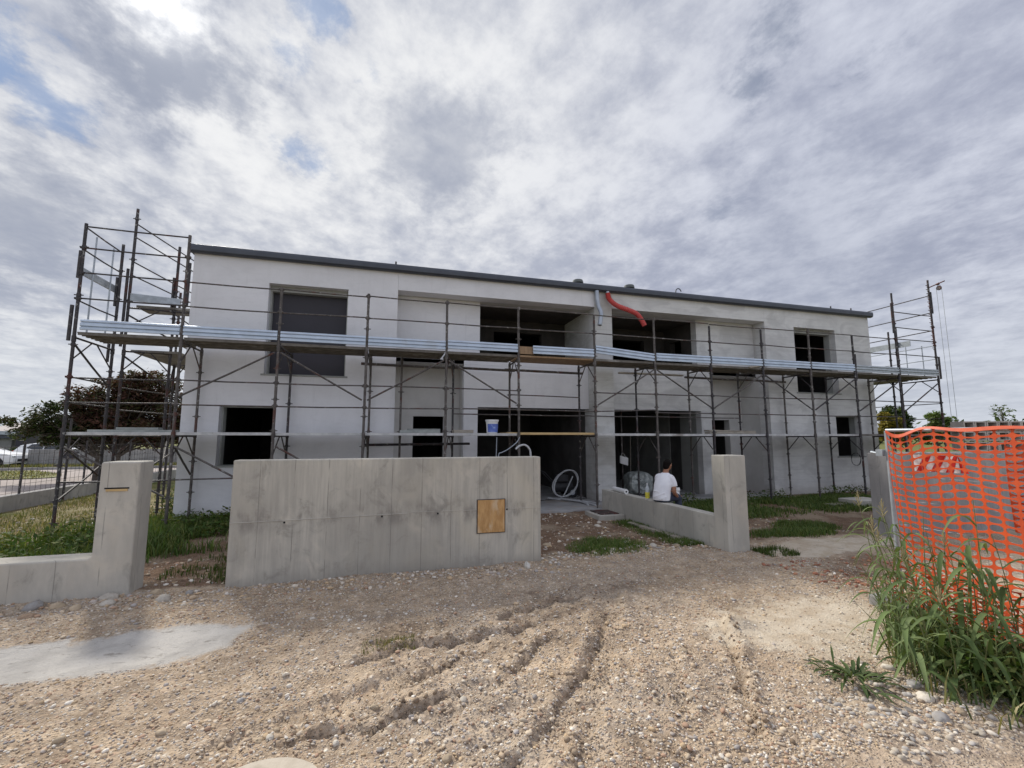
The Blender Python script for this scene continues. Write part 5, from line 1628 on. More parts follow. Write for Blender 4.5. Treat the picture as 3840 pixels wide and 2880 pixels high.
# ---------------------------------------------------------------- seated man
SEAT = Vector((5.47, 8.16, 0.515))
FW = Vector((math.cos(R(27)), math.sin(R(27)), 0)); RT = Vector((FW.y, -FW.x, 0)); UP = Vector((0, 0, 1))
man = thing('person', 'man in a white t-shirt sitting on the low dividing wall, seen from behind', 'person', tuple(SEAT))
def P_(f, r, z): return SEAT + FW * (f + 0.13 * max(0.0, z)) + RT * (r + 0.03 * max(0.0, z)) + UP * z
def ellip(b, c, rf, rr_, rz, n=14, m_=9):
    vs, fs = [], []
    for i in range(m_ + 1):
        ph = math.pi * i / m_
        for k in range(n):
            a = 2 * math.pi * k / n
            vs.append(P_(c[0] + rf * math.sin(ph) * math.cos(a), c[1] + rr_ * math.sin(ph) * math.sin(a), c[2] + rz * math.cos(ph)))
    for i in range(m_):
        for k in range(n):
            k2 = (k + 1) % n
            fs.append((i * n + k, i * n + k2, (i + 1) * n + k2, (i + 1) * n + k))
    b.add(vs, fs)
def loft(b, rings, n=18, cap=True):
    """rings: (f, r, z, radius forward, radius sideways)"""
    vs, fs = [], []
    for f, r, z, a_, b__ in rings:
        for k in range(n):
            t = 2 * math.pi * k / n
            vs.append(P_(f + a_ * math.cos(t), r + b__ * math.sin(t), z))
    for i in range(len(rings) - 1):
        for k in range(n):
            k2 = (k + 1) % n
            fs.append((i * n + k, i * n + k2, (i + 1) * n + k2, (i + 1) * n + k))
    if cap:
        fs.append(tuple(range(n - 1, -1, -1))); fs.append(tuple(range((len(rings) - 1) * n, len(rings) * n)))
    b.add(vs, fs)
def limb(b, pts, rs, n=12):
    q = smooth_path([P_(*p) for p in pts], 4)
    rr2 = np.interp(np.linspace(0, len(pts) - 1, len(q)), range(len(pts)), rs)
    b.tube(q, list(rr2), n)
def fused(b, name, m, voxel, smooth_it=4):
    o = b.build(name, m, man, smooth=True)
    rm = o.modifiers.new('remesh', 'REMESH'); rm.mode = 'VOXEL'; rm.voxel_size = voxel; rm.use_smooth_shade = True
    sm_ = o.modifiers.new('smooth', 'SMOOTH'); sm_.iterations = smooth_it; sm_.factor = 0.5
    return o
M['skin'] = simple('skin', (0.36, 0.175, 0.105), (0.31, 0.145, 0.085), 9, 0.5, bstr=0.05)
M['hair'] = simple('dark_hair', (0.010, 0.007, 0.006), (0.006, 0.005, 0.004), 30, 0.8, spec=0.1, bstr=0.5, bscale=120)
M['cotton'] = simple('white_cotton', (0.83, 0.83, 0.86), (0.76, 0.76, 0.80), 7, 0.9, bstr=0.5, bscale=16)
M['denim'] = simple('dark_denim', (0.035, 0.045, 0.075), (0.055, 0.065, 0.095), 9, 0.9, bstr=0.3)
M['shoe'] = simple('work_shoe', (0.08, 0.065, 0.05), None, 6, 0.7)
HT = Euler((0, 0, 0))
b = MB()
loft(b, [(0.0, 0, 0.06, 0.11, 0.15), (0.0, 0, 0.20, 0.105, 0.145), (0.02, 0, 0.36, 0.11, 0.165), (0.045, 0, 0.48, 0.095, 0.165), (0.07, 0, 0.545, 0.07, 0.09), (0.085, 0.005, 0.58, 0.055, 0.058), (0.105, 0.012, 0.65, 0.054, 0.056)])
ellip(b, (0.125, 0.02, 0.725), 0.094, 0.075, 0.105)
ellip(b, (0.160, 0.026, 0.672), 0.052, 0.050, 0.052)                    # jaw
limb(b, [(0.208, 0.036, 0.735), (0.232, 0.038, 0.70), (0.222, 0.037, 0.69)], [0.010, 0.014, 0.010], 8)   # nose
ellip(b, (0.212, 0.034, 0.664), 0.014, 0.022, 0.007, 10, 6)              # lips
ellip(b, (0.196, 0.035, 0.752), 0.018, 0.048, 0.010, 10, 6)              # brow
for s in (-1, 1):
    ellip(b, (0.118, 0.02 + s * 0.079, 0.715), 0.020, 0.010, 0.032, 10, 7)   # ears
limb(b, [(0.05, 0.15, 0.495), (0.068, 0.195, 0.38), (0.075, 0.222, 0.20), (0.24, 0.185, 0.115), (0.40, 0.135, 0.058)], [0.052, 0.046, 0.040, 0.037, 0.026])
limb(b, [(0.05, -0.15, 0.495), (0.12, -0.19, 0.39), (0.19, -0.20, 0.27), (0.29, -0.12, 0.20), (0.38, -0.02, 0.175)], [0.052, 0.046, 0.040, 0.037, 0.026])
def hand(w, d, pn, curl, s):
    """palm and five fingers; w wrist, d pointing direction, pn palm normal (local f, r, z)"""
    w, d, pn = Vector(w), Vector(d).normalized(), Vector(pn).normalized()
    side = d.cross(pn).normalized()
    for k in range(4):
        o_ = (k - 1.5) * 0.019
        limb(b, [tuple(w + side * o_ * 0.5), tuple(w + d * 0.045 + side * o_ * 0.9), tuple(w + d * 0.088 + side * o_)], [0.015, 0.014, 0.0115], 8)
        l = (0.066, 0.076, 0.071, 0.055)[k]
        base = w + d * 0.085 + side * o_ * 1.06
        p1 = base + d * l * 0.45 + pn * l * 0.22 * curl
        p2 = p1 + d * l * 0.22 + pn * l * 0.42 * curl
        limb(b, [tuple(base), tuple(p1), tuple(p2)], [0.0105, 0.0095, 0.008], 8)
    tb_ = w + d * 0.03 - side * s * 0.026
    limb(b, [tuple(tb_), tuple(tb_ + d * 0.028 - side * s * 0.022 + pn * 0.012), tuple(tb_ + d * 0.058 - side * s * 0.026 + pn * 0.03)], [0.013, 0.0115, 0.009], 8)
hand((0.405, 0.132, 0.056), (0.92, -0.15, -0.05), (0.1, -0.2, 1.0), 1.0, 1)
hand((0.385, -0.012, 0.175), (0.80, 0.55, 0.05), (0.2, 0.25, 1.0), 1.0, -1)
for s in (-1, 1):
    limb(b, [(0.43, s * 0.13, -0.28), (0.445, s * 0.13, -0.40), (0.45, s * 0.13, -0.455)], [0.045, 0.040, 0.042])
    limb(b, [(0.0, s * 0.085, 0.09), (0.22, s * 0.11, 0.09), (0.40, s * 0.13, 0.065), (0.425, s * 0.13, -0.10), (0.43, s * 0.13, -0.30)], [0.075, 0.07, 0.055, 0.052, 0.045])
body = fused(b, 'body', 'skin', 0.0065, 3)
h = MB()
ellip(h, (0.108, 0.018, 0.750), 0.097, 0.082, 0.090)
ellip(h, (0.075, 0.014, 0.705), 0.062, 0.072, 0.075)
fused(h, 'hair', 'hair', 0.009, 3)
t = MB()
loft(t, [(-0.015, 0, 0.035, 0.135, 0.178), (-0.02, 0, 0.10, 0.140, 0.182), (-0.012, 0, 0.22, 0.132, 0.178), (0.012, 0, 0.34, 0.130, 0.188), (0.040, 0, 0.44, 0.118, 0.182), (0.055, 0, 0.50, 0.100, 0.158), (0.068, 0, 0.542, 0.078, 0.108), (0.078, 0.003, 0.572, 0.066, 0.072)])
limb(t, [(0.055, 0.09, 0.498), (0.058, 0.148, 0.470), (0.068, 0.192, 0.39), (0.078, 0.215, 0.305)], [0.060, 0.066, 0.064, 0.062])
limb(t, [(0.055, -0.09, 0.498), (0.065, -0.145, 0.470), (0.115, -0.172, 0.39), (0.155, -0.182, 0.315)], [0.060, 0.066, 0.064, 0.062])
# a few folds across the back
limb(t, [(-0.145, -0.10, 0.10), (-0.152, 0.0, 0.135), (-0.125, 0.12, 0.19)], [0.010, 0.014, 0.008], 8)
limb(t, [(-0.135, -0.13, 0.22), (-0.14, 0.0, 0.20), (-0.13, 0.10, 0.11)], [0.008, 0.012, 0.008], 8)
limb(t, [(-0.135, -0.04, 0.055), (-0.145, 0.06, 0.07), (-0.10, 0.15, 0.12)], [0.010, 0.014, 0.009], 8)
fused(t, 'tshirt', 'cotton', 0.010, 4)
j = MB()
loft(j, [(0.0, 0, 0.012, 0.13, 0.172), (0.0, 0, 0.06, 0.14, 0.180), (-0.005, 0, 0.115, 0.125, 0.168)])
for s in (-1, 1):
    limb(j, [(0.02, s * 0.09, 0.085), (0.22, s * 0.115, 0.088), (0.39, s * 0.135, 0.068), (0.43, s * 0.135, 0.0), (0.435, s * 0.135, -0.18), (0.44, s * 0.132, -0.43)], [0.092, 0.087, 0.073, 0.070, 0.066, 0.064])
fused(j, 'jeans', 'denim', 0.011, 4)
for s in (-1, 1):
    f = MB()
    loft(f, [(0.50, s * 0.135, -0.512, 0.125, 0.048), (0.50, s * 0.135, -0.48, 0.128, 0.050), (0.485, s * 0.135, -0.455, 0.10, 0.048), (0.45, s * 0.133, -0.425, 0.06, 0.046)])
    f.build('shoe', 'shoe', man, smooth=True)
pp = MB()
pc = [(0.47, 0.06), (0.60, 0.02), (0.64, 0.14), (0.55, 0.20), (0.46, 0.15)]
rngp = random.Random(3)
vs = []
for z in (0.105, 0.15, 0.195, 0.235):
    for f, r in pc:
        vs.append(P_(0.48 + (f - 0.54) * (1.0 if z < 0.2 else 0.75) + rngp.uniform(-.012, .012), 0.045 + (r - 0.11) * 0.9 + rngp.uniform(-.012, .012), z + rngp.uniform(-.012, .012)))
fs = [(4, 3, 2, 1, 0), (15, 16, 17, 18, 19)] + [(i * 5 + k, i * 5 + (k + 1) % 5, (i + 1) * 5 + (k + 1) % 5, (i + 1) * 5 + k) for i in range(3) for k in range(5)]
pp.add(vs, fs)
tag(pp.build('paper_wrap', 'white_paint'), "crumpled white paper wrapping held in the seated man's hands", 'paper wrap')

# on the dividing wall beside him
bt = thing('water_bottle', 'clear plastic bottle with yellow label standing on the wall behind the man', 'bottle', (5.44, 8.62, 0.515))
M['pet'] = simple('clear_plastic', (0.55, 0.60, 0.62), None, 4, 0.12, bstr=0, spec=0.7)
M['yellow_label'] = simple('yellow_label', (0.80, 0.70, 0.08), (0.70, 0.62, 0.08), 20, 0.5, bstr=0)
MB().lathe((5.44, 8.62, 0.516), [(0.040, 0), (0.044, 0.02), (0.044, 0.19), (0.036, 0.235), (0.016, 0.275), (0.014, 0.30)], 18).build('bottle_body', 'pet', bt, smooth=True)
MB().lathe((5.44, 8.62, 0.53), [(0.0455, 0), (0.0455, 0.125)], 18).build('bottle_label', 'yellow_label', bt, smooth=True)
MB().lathe((5.44, 8.62, 0.816), [(0.017, 0), (0.017, 0.02)], 12).build('bottle_cap', 'white_paint', bt)
rl = MB().tube([(5.42, 9.45, 0.57), (5.47, 10.12, 0.57)], 0.054, 20)
ro = rl.build('film_roll', 'white_paint', smooth=True)
tag(ro, 'white roll of film lying along the top of the low dividing wall', 'roll')
MB().tube([(5.4195, 9.444, 0.57), (5.42, 9.4495, 0.57)], 0.02, 12).build('roll_core', 'dark_hole', ro)

# ---------------------------------------------------------------- things about the garages
def curve_tube(name, pts, r, m, label, cat, group=None, k=8, n=8):
    o = MB().tube(smooth_path(pts, k), r, n).build(name, m, smooth=True)
    return tag(o, label, cat, group)
cpts = []
for i in range(64):
    a = 2 * math.pi * i / 26 + 1.9
    w_ = 0.05 * math.sin(i * 0.35)
    rr1 = 0.39 + 0.03 * math.sin(i * 0.21)
    u, v = rr1 * math.cos(a), 0.37 * math.sin(a)
    cpts.append((5.16 + u * 0.96 - v * -0.22, 12.35 + w_ + 0.25 * (v / 0.4) * 0.5, 0.50 + v * 0.95 + u * 0.18))
cpts.append((5.30, 12.2, 0.70))
curve_tube('conduit_coil', cpts, 0.0175, 'grey_hose', 'coil of pale grey conduit leaning upright in the garage mouth', 'conduit', k=3)
for k_, pts in enumerate(([(4.65, 12.5, 0.07), (4.95, 12.1, 0.07), (5.2, 11.75, 0.075), (5.34, 11.3, 0.07), (5.38, 10.95, 0.068)], [(4.7, 12.6, 0.07), (5.08, 12.0, 0.07), (5.35, 11.7, 0.07), (5.5, 11.4, 0.07), (5.52, 11.05, 0.068)], [(4.8, 12.45, 0.07), (5.0, 11.9, 0.10), (5.22, 11.5, 0.09), (5.25, 11.1, 0.068)])):
    curve_tube('grey_conduit', pts, 0.024, 'grey_hose', 'length of grey conduit lying on the slab in front of the left garage', 'conduit', 'conduits on the slab')
mc = thing('compressor', 'dark wheeled machine standing in shadow behind the conduit coil', 'machine', (5.35, 12.85, 0.05))
MB().tube([(4.95, 12.9, 0.34), (5.55, 12.9, 0.34)], 0.15, 18).build('tank', 'machine', mc, smooth=True)
MB().box(5.05, 5.42, 12.78, 13.02, 0.49, 0.70).build('motor', 'machine', mc, bevel=0.02)
for yy in (12.62, 13.14):
    w_ = MB().tube([(5.46, yy - 0.035, 0.20), (5.46, yy + 0.035, 0.20)], 0.155, 22).build('wheel', 'black', mc, smooth=True)
    MB().tube([(5.46, yy - 0.04, 0.20), (5.46, yy + 0.04, 0.20)], 0.075, 16).build('hub', 'downpipe', w_, smooth=True)
MB().tube(smooth_path([(4.98, 12.8, 0.45), (4.7, 12.8, 0.75), (4.62, 12.8, 0.80), (4.62, 13.0, 0.80), (4.98, 13.0, 0.45)], 5), 0.014, 8).build('handle', 'machine', mc, smooth=True)
curve_tube('bent_conduit', [(3.12, 9.5, -0.03), (3.15, 9.5, 0.9), (3.145, 9.5, 1.43), (3.11, 9.5, 1.56), (3.02, 9.5, 1.635), (2.90, 9.5, 1.62), (2.80, 9.48, 1.55)], 0.021, 'grey_hose', 'pale bent conduit arching above the right end of the tall wall', 'conduit')
curve_tube('bent_pipe', [(2.50, 10.2, -0.03), (2.53, 10.2, 0.8), (2.55, 10.15, 1.80)], 0.010, 'downpipe', 'thin upright grey pipe under the bucket', 'pipe')
curve_tube('bent_pipe', [(2.55, 10.1, 1.0), (2.58, 10.1, 1.40), (2.66, 10.1, 1.46), (2.80, 10.1, 1.53), (3.0, 10.1, 1.68), (3.14, 10.3, 1.80)], 0.011, 'downpipe', 'thin bent pipe sloping up below the timber boards', 'pipe')
# film wrapped heap in the right garage
fh = MB()
ellip_c = (7.72, 12.75, 0.40)
vs, fs = [], []
nn, mm_ = 28, 14
for i in range(mm_ + 1):
    ph = math.pi * i / mm_
    for k in range(nn):
        a = 2 * math.pi * k / nn
        q = 1 + 0.10 * math.sin(3 * a + 2 * ph) + 0.07 * math.sin(5 * a - 3 * ph) + 0.05 * math.sin(9 * a + 4 * ph) + rngp.uniform(-0.07, 0.07)
        cx_ = math.copysign(abs(math.cos(a)) ** 0.7, math.cos(a)); sx_ = math.copysign(abs(math.sin(a)) ** 0.7, math.sin(a))
        vs.append((ellip_c[0] + 0.40 * q * math.sin(ph) ** 0.7 * cx_, ellip_c[1] + 0.36 * q * math.sin(ph) ** 0.7 * sx_, ellip_c[2] + 0.36 * math.copysign(abs(math.cos(ph)) ** 0.8, math.cos(ph))))
for i in range(mm_):
    for k in range(nn):
        k2 = (k + 1) % nn
        fs.append((i * nn + k, i * nn + k2, (i + 1) * nn + k2, (i + 1) * nn + k))
fh.add(vs, fs)
tag(fh.build('wrapped_pile', 'film', smooth=False), 'heap of material wrapped in cloudy plastic film in the right garage', 'wrapped pile')
pr_ = MB().tube([(7.52, 13.31, 0.03), (7.52, 13.31, 2.70)], 0.028, 8)
tag(pr_.build('steel_prop', 'steel', smooth=True), 'steel prop standing in the dark right garage', 'prop')
bg_ = MB()
bg_.add([(7.42, 13.24, 1.22), (7.69, 13.22, 1.14), (7.66, 13.20, 0.90), (7.40, 13.22, 0.98), (7.42, 13.28, 1.22), (7.69, 13.26, 1.14), (7.66, 13.25, 0.90), (7.40, 13.27, 0.98)], [(0, 1, 2, 3), (7, 6, 5, 4), (0, 4, 5, 1), (1, 5, 6, 2), (2, 6, 7, 3), (3, 7, 4, 0)])
bg_.tube(smooth_path([(7.45, 13.24, 1.21), (7.51, 13.265, 1.30), (7.64, 13.24, 1.15)], 5), 0.006, 6)
tag(bg_.build('cloth_bag', 'white_paint'), 'white cloth bag hanging in the dark right garage', 'bag')

# shovels and laths leaning in the right garage
for k_, (x0_, x1_, yy_, hh_) in enumerate(((6.75, 6.62, 14.2, 1.5), (6.95, 6.80, 14.3, 1.35), (8.55, 8.72, 14.6, 1.9))):
    lt = MB().tube([(x0_, yy_, 0.05), (x1_, yy_ + 0.2, hh_)], 0.018, 7)
    tag(lt.build('pole', 'timber_old', smooth=True), ('wooden handle leaning at the left side of the dark right garage', 'second shorter handle leaning at the left side of the dark right garage', 'long lath leaning in the middle of the dark right garage')[k_], 'pole')

# on the lower platform
bk = thing('paint_bucket', 'white plastic bucket with a blue label on the lower scaffold platform', 'bucket', (2.62, 10.92, 1.90))
MB().lathe((2.62, 10.92, 1.902), [(0.125, 0), (0.13, 0.01), (0.150, 0.29)], 28).build('bucket_body', 'white_paint', bk, smooth=True)
MB().lathe((2.62, 10.92, 2.185), [(0.163, 0), (0.166, 0.03), (0.160, 0.045), (0.14, 0.047)], 28).build('lid', 'white_paint', bk, smooth=True)
lb = MB()
for k in range(12):
    pass
vs, fs = [], []
for k in range(13):
    a = R(-150 + k * 12.5)
    for z in (0.025, 0.225):
        r_ = 0.1325 + 0.0205 * z / 0.29 + 0.002
        vs.append((2.62 + r_ * math.cos(a), 10.92 + r_ * math.sin(a), 1.902 + z))
for k in range(12):
    fs.append((2 * k, 2 * k + 2, 2 * k + 3, 2 * k + 1))
lb.add(vs, fs)
lb.build('label', 'blue_print', bk, smooth=True, fix=False)
def plank(x0, x1, y, z, w, h, rz, m, label, group=None, tilt=0.0):
    o = MB().box(-(x1 - x0) / 2, (x1 - x0) / 2, -w / 2, w / 2, 0, h).build('plank', m, bevel=0.004)
    o.location = ((x0 + x1) / 2, y, z); o.rotation_euler = (0, tilt, rz)
    return tag(o, label, 'plank', group)
LP = 'grey mortar stained plank lying on the lower platform at the left end bay'
plank(-5.45, -4.05, 10.85, 1.905, 0.22, 0.045, 0.02, 'mortar', LP, 'planks on the left end bay')
plank(-5.2, -4.1, 11.12, 1.905, 0.22, 0.045, -0.03, 'mortar', LP, 'planks on the left end bay')
plank(-5.05, -4.35, 10.98, 1.953, 0.24, 0.045, 0.05, 'mortar', LP, 'planks on the left end bay')
plank(0.42, 1.32, 10.9, 1.905, 0.26, 0.06, 0.03, 'mortar', 'greenish grey board on the lower platform in front of the left entrance', None)
plank(0.60, 1.38, 11.2, 1.905, 0.24, 0.10, -0.04, 'mortar', 'thick grey board behind another on the lower platform by the left entrance', None)
plank(1.66, 2.14, 10.95, 1.905, 0.26, 0.075, 0.02, 'timber_old', 'short board on the lower platform left of the bucket', None)
plank(8.95, 10.55, 11.0, 1.905, 0.24, 0.05, 0.0, 'timber_old', 'lower of two weathered planks on the platform behind the gate pillar', None)
plank(8.95, 10.6, 11.05, 1.958, 0.22, 0.045, 0.02, 'timber_old', 'upper of two weathered planks on the platform behind the gate pillar', None, 0.012)
plank(10.15, 11.0, 10.70, 3.845, 0.22, 0.04, 0.10, 'timber_old', 'grey plank end sticking out past the toe board on the upper platform', None, -0.13)
plank(6.55, 8.7, 11.66, 3.63, 0.10, 0.045, 0.0, 'timber_old', 'mossy plank lying on the frame heads under the upper platform', None)

# ---------------------------------------------------------------- on the ground
plank(7.3, 8.95, 0, 0, 0.12, 0.045, 0, 'timber_old', 'weathered board lying on the ground along the low dividing wall')
o = bpy.data.objects[[x.name for x in bpy.data.objects if x.name.startswith('plank')][-1]]
o.location = (5.22, 8.1, float(hgt(np.array([5.22]), np.array([8.1]))[0]) + 0.005); o.rotation_euler = (0, 0, R(93))
sb = MB().box(12.05, 12.95, 9.1, 9.75, -0.03, 0.16)
tag(rounded(sb.build('concrete_slab', 'concrete_warm'), 0.015), 'thick pale concrete slab lying on the grass near the right end of the house', 'slab')
plank(11.45, 12.0, 9.55, 0.0, 0.25, 0.05, 0.1, 'timber_old', 'short board lying on the grass against the concrete slab')
mh = thing('manhole', 'square concrete manhole with a rusty steel cover in the earth yard', 'manhole', (5.02, 9.75, 0))
MB().box(4.70, 5.34, 9.40, 10.15, -0.1, 0.075).build('frame', 'concrete_warm', mh, bevel=0.012)
MB().box(4.79, 5.25, 9.50, 10.05, 0.076, 0.095).build('cover', 'steel_rust', mh, bevel=0.004)
ps = MB().box(2.42, 3.12, 9.75, 10.35, -0.06, 0.03)
tag(rounded(ps.build('paving_slab', 'concrete_warm'), 0.01), 'flat square paving slab beyond the right end of the tall wall', 'paving slab')
mr = MB().lathe((-0.55, 2.72, -0.03), [(0.33, 0.0), (0.335, 0.030), (0.325, 0.042)], 40)
M['beige_concrete'] = simple('beige_concrete', (0.52, 0.46, 0.375), (0.40, 0.345, 0.27), 7, 0.9, bstr=0.5, third=(0.34, 0.27, 0.195))
tag(mr.build('manhole_cover', 'beige_concrete', smooth=True), 'round pale concrete manhole cover half in view at the bottom edge', 'manhole cover')
gb = MB()
gb.add([(-1.95, 8.0, 0.02), (-1.80, 7.95, 0.03), (-1.75, 8.08, 0.05), (-1.92, 8.12, 0.09), (-1.85, 8.03, 0.14)], [(0, 1, 4), (1, 2, 4), (2, 3, 4), (3, 0, 4), (3, 2, 1, 0)])
M['blue_film'] = simple('faded_blue_plastic', (0.16, 0.25, 0.30), (0.3, 0.36, 0.38), 8, 0.4)
tag(gb.build('plastic_scrap', 'blue_film'), 'scrap of faded blue plastic in the grass left of the tall wall', 'litter')
cc = []
for i in range(60):
    a = 2 * math.pi * i / 20
    cc.append((15.22 + (0.21 + 0.015 * math.sin(i * 0.7)) * math.cos(a), 11.56 + 0.02 * math.sin(i), 1.08 + 0.2 * math.sin(a)))
curve_tube('cable_coil', cc, 0.006, 'black', 'coil of thin dark cable hanging on the rear scaffold post at the right', 'cable', k=3, n=6)

# hoist at the far right end
ho = thing('rope_hoist', 'small pulley hoist with two long ropes at the top of the last scaffold post', 'hoist', (17.92, 10.4, 6.9))
MB().tube([(17.92, 10.62, 6.90), (17.92, 10.12, 6.99)], 0.02, 8).tube([(17.92, 10.36, 6.94), (17.92, 10.28, 6.96)], 0.034, 8).build('arm', 'steel_rust', ho, smooth=True)
MB().tube([(17.90, 10.30, 6.80), (17.94, 10.30, 6.80)], 0.075, 18).build('pulley_wheel', 'steel_dark', ho, smooth=True)
MB().tube(smooth_path([(17.92, 10.31, 6.93), (17.92, 10.26, 6.88), (17.92, 10.30, 6.82), (17.92, 10.34, 6.86), (17.92, 10.30, 6.92)], 5), 0.009, 6).build('hook', 'steel_dark', ho, smooth=True)
for y0, y1 in ((10.375, 10.35), (10.225, 10.20)):
    MB().tube([(17.92, y0, 6.8), (17.92, (y0 + y1) / 2, 4.0), (17.92, y1, 0.0)], 0.006, 6).build('rope', 'mortar', ho)

# ---------------------------------------------------------------- hollow blocks behind the right wall
M['block'] = simple('pale_hollow_block', (0.50, 0.46, 0.41), (0.42, 0.385, 0.345), 9, 0.95, bstr=0.5)
def block_mesh():
    b = MB()
    w, d, h, t = 0.262, 0.42, 0.24, 0.032
    o = MB()
    holed_wall(o, -w / 2, w / 2, 0, h, -d / 2, d / 2, [(-w / 2 + t, w / 2 - t, t, h - t)])
    b.add(o.v, o.f)
    b.box(-w / 2 + t + 0.001, w / 2 - t - 0.001, 0.05, 0.075, t + 0.001, h - t - 0.05)
    return b
BP = Vector((14.75, 8.45, 0)); BD = Vector((0.92, -0.39, 0)); BA = math.atan2(-0.39, 0.92)
pal = MB()
for k in range(3):
    pal.box(-0.05 + k * 0.8, 0.05 + k * 0.8, -0.45, 0.45, -0.02, 0.09)
for k in range(6):
    pal.box(-0.1, 1.75, -0.45 + k * 0.16, -0.35 + k * 0.16, 0.092, 0.115)
po = pal.build('timber_pallet', 'timber_old')
po.location = BP + Vector((0, 0, 0)); po.rotation_euler = (0, 0, BA)
tag(po, 'timber pallet under the stacked hollow blocks', 'pallet')
first = None
for layer in range(8):
    for k in range(6):
        if first is None:
            bo = block_mesh().build('hollow_block', 'block', bevel=0.004)
            first = bo
        else:
            bo = first.copy(); COL.objects.link(bo)
        bo.location = BP + BD * (0.14 + k * 0.272 + (0.02 if layer == 7 else 0.0)) + Vector((0, 0, 0.117 + layer * 0.266))
        bo.rotation_euler = (0, 0, BA + random.uniform(-0.02, 0.02))
        tag(bo, 'pale hollow concrete block in the top row of the stack behind the orange net' if layer == 7 else 'hollow concrete block in the lower rows of the stack behind the orange net', 'block', 'top row of hollow blocks' if layer == 7 else 'stacked hollow blocks')
    if layer == 6:
        bb = MB().box(-0.45, 1.78, -0.14, 0.14, 0, 0.022).build('plank', 'timber_old')
        bb.location = BP + BD * 0.0 + Vector((0, 0, 0.117 + 6 * 0.266 + 0.2415)); bb.rotation_euler = (0, 0, BA)
        tag(bb, 'long pale board laid between the upper rows of hollow blocks', 'plank')

# ---------------------------------------------------------------- street on the left
def sheet(name, poly, z, m):
    me = MB().add([(x, y, z) for x, y in poly], [tuple(range(len(poly)))])
    o = me.build(name, m)
    return tag(o, kind='structure')
M['verge'] = simple('verge_turf', (0.13, 0.15, 0.045), (0.22, 0.205, 0.085), 1.2, 0.95, bstr=0.6, bscale=9)
sheet('road', [(-9.0, 4.0), (-9.0, 31.8), (-45, 31.8), (-45, 4.0)], 0.012, 'asphalt')
sheet('pavement', [(-9.0, 32.0), (-45, 32.0), (-45, 33.3), (-9.0, 33.3)], 0.030, 'paving')
sheet('verge', [(-45, 24.6), (-15.4, 24.7), (-14.4, 24.9), (-13.9, 25.4), (-14.3, 26.6), (-15.2, 28.0), (-17.8, 30.8), (-45, 31.0)], 0.045, 'verge')
kb = MB().box(-45, -9.0, 31.81, 31.99, -0.1, 0.14)
tag(kb.build('kerb', 'concrete_far'), kind='structure')
x = rng.uniform(-26, -14.3, 9000); y = rng.uniform(24.7, 30.6, 9000)
k = in_poly(x, y, [(-45, 24.6), (-15.4, 24.7), (-14.4, 24.9), (-13.9, 25.4), (-14.3, 26.6), (-15.2, 28.0), (-17.8, 30.8), (-45, 31.0)])
grass_patch('verge_grass', x[k], y[k], 0.06, 0.16, DRY, 0.012)
x = rng.uniform(-30, -10, 9000); y = rng.uniform(33.4, 35.0, 9000)
grass_patch('verge_grass', x, y, 0.08, 0.3, DRY, 0.014)
# hedge line
gw = thing('garden_wall', 'low grey concrete panel wall across the street behind the trees', 'wall', (-16.5, 35.2, 0))
MB().box(-20.7, -11.5, 35.2, 35.4, -0.1, 1.06).build('panel', 'concrete_far', gw, bevel=0.01)
rb_ = MB()
for k in range(24):
    MBx = -20.6 + k * 0.38
    rb_.box(MBx, MBx + 0.05, 35.17, 35.198, 0, 1.04)
tag(rb_.build('panel_ribs', 'concrete_far', gw), None)
mb_ = MB().box(-18.9, -18.15, 35.08, 35.165, 0.52, 0.93)
mbo = mb_.build('meter_cabinet', 'panel_grey', gw, bevel=0.01)
# shed on the far left
sh = thing('long_shed', 'long low beige shed with a dark fascia and pale roof edge at the far left', 'shed', (-32, 46, 0))
MB().box(-48, -28.2, 46, 54, 0, 1.72).build('wall', 'interior_light', sh)
MB().box(-48, -27.9, 45.7, 54.2, 1.722, 2.02).build('dark_fascia', 'fascia', sh)
MB().box(-48, -27.8, 45.6, 54.3, 2.022, 2.30).build('roof_edge', 'galv_dull', sh)
MB().box(-27.7, -26.9, 45.6, 46.6, 0, 2.55).build('end_pier', 'panel_grey', sh)
for a, b_ in ((-30.6, -30.0), (-29.2, -29.2)):
    MB().tube([(a, 45.8, 0), (b_, 45.8, 1.72)], 0.06, 6).build('support_post', 'steel_dark', sh)
hs = thing('far_house', 'small distant house with a pale sloping roof above the shed', 'house', (-40, 64, 0))
MB().box(-41.5, -36, 64, 70, 0, 2.5).build('wall', 'plaster_raw', hs)
MB().add([(-41.8, 63.6, 2.45), (-35.7, 63.6, 2.45), (-35.7, 70.4, 2.45), (-41.8, 70.4, 2.45), (-41.0, 67, 3.5), (-36.5, 67, 3.5)], [(0, 1, 5, 4), (2, 3, 4, 5), (0, 4, 3), (1, 2, 5), (3, 2, 1, 0)]).build('roof', 'paving', hs)

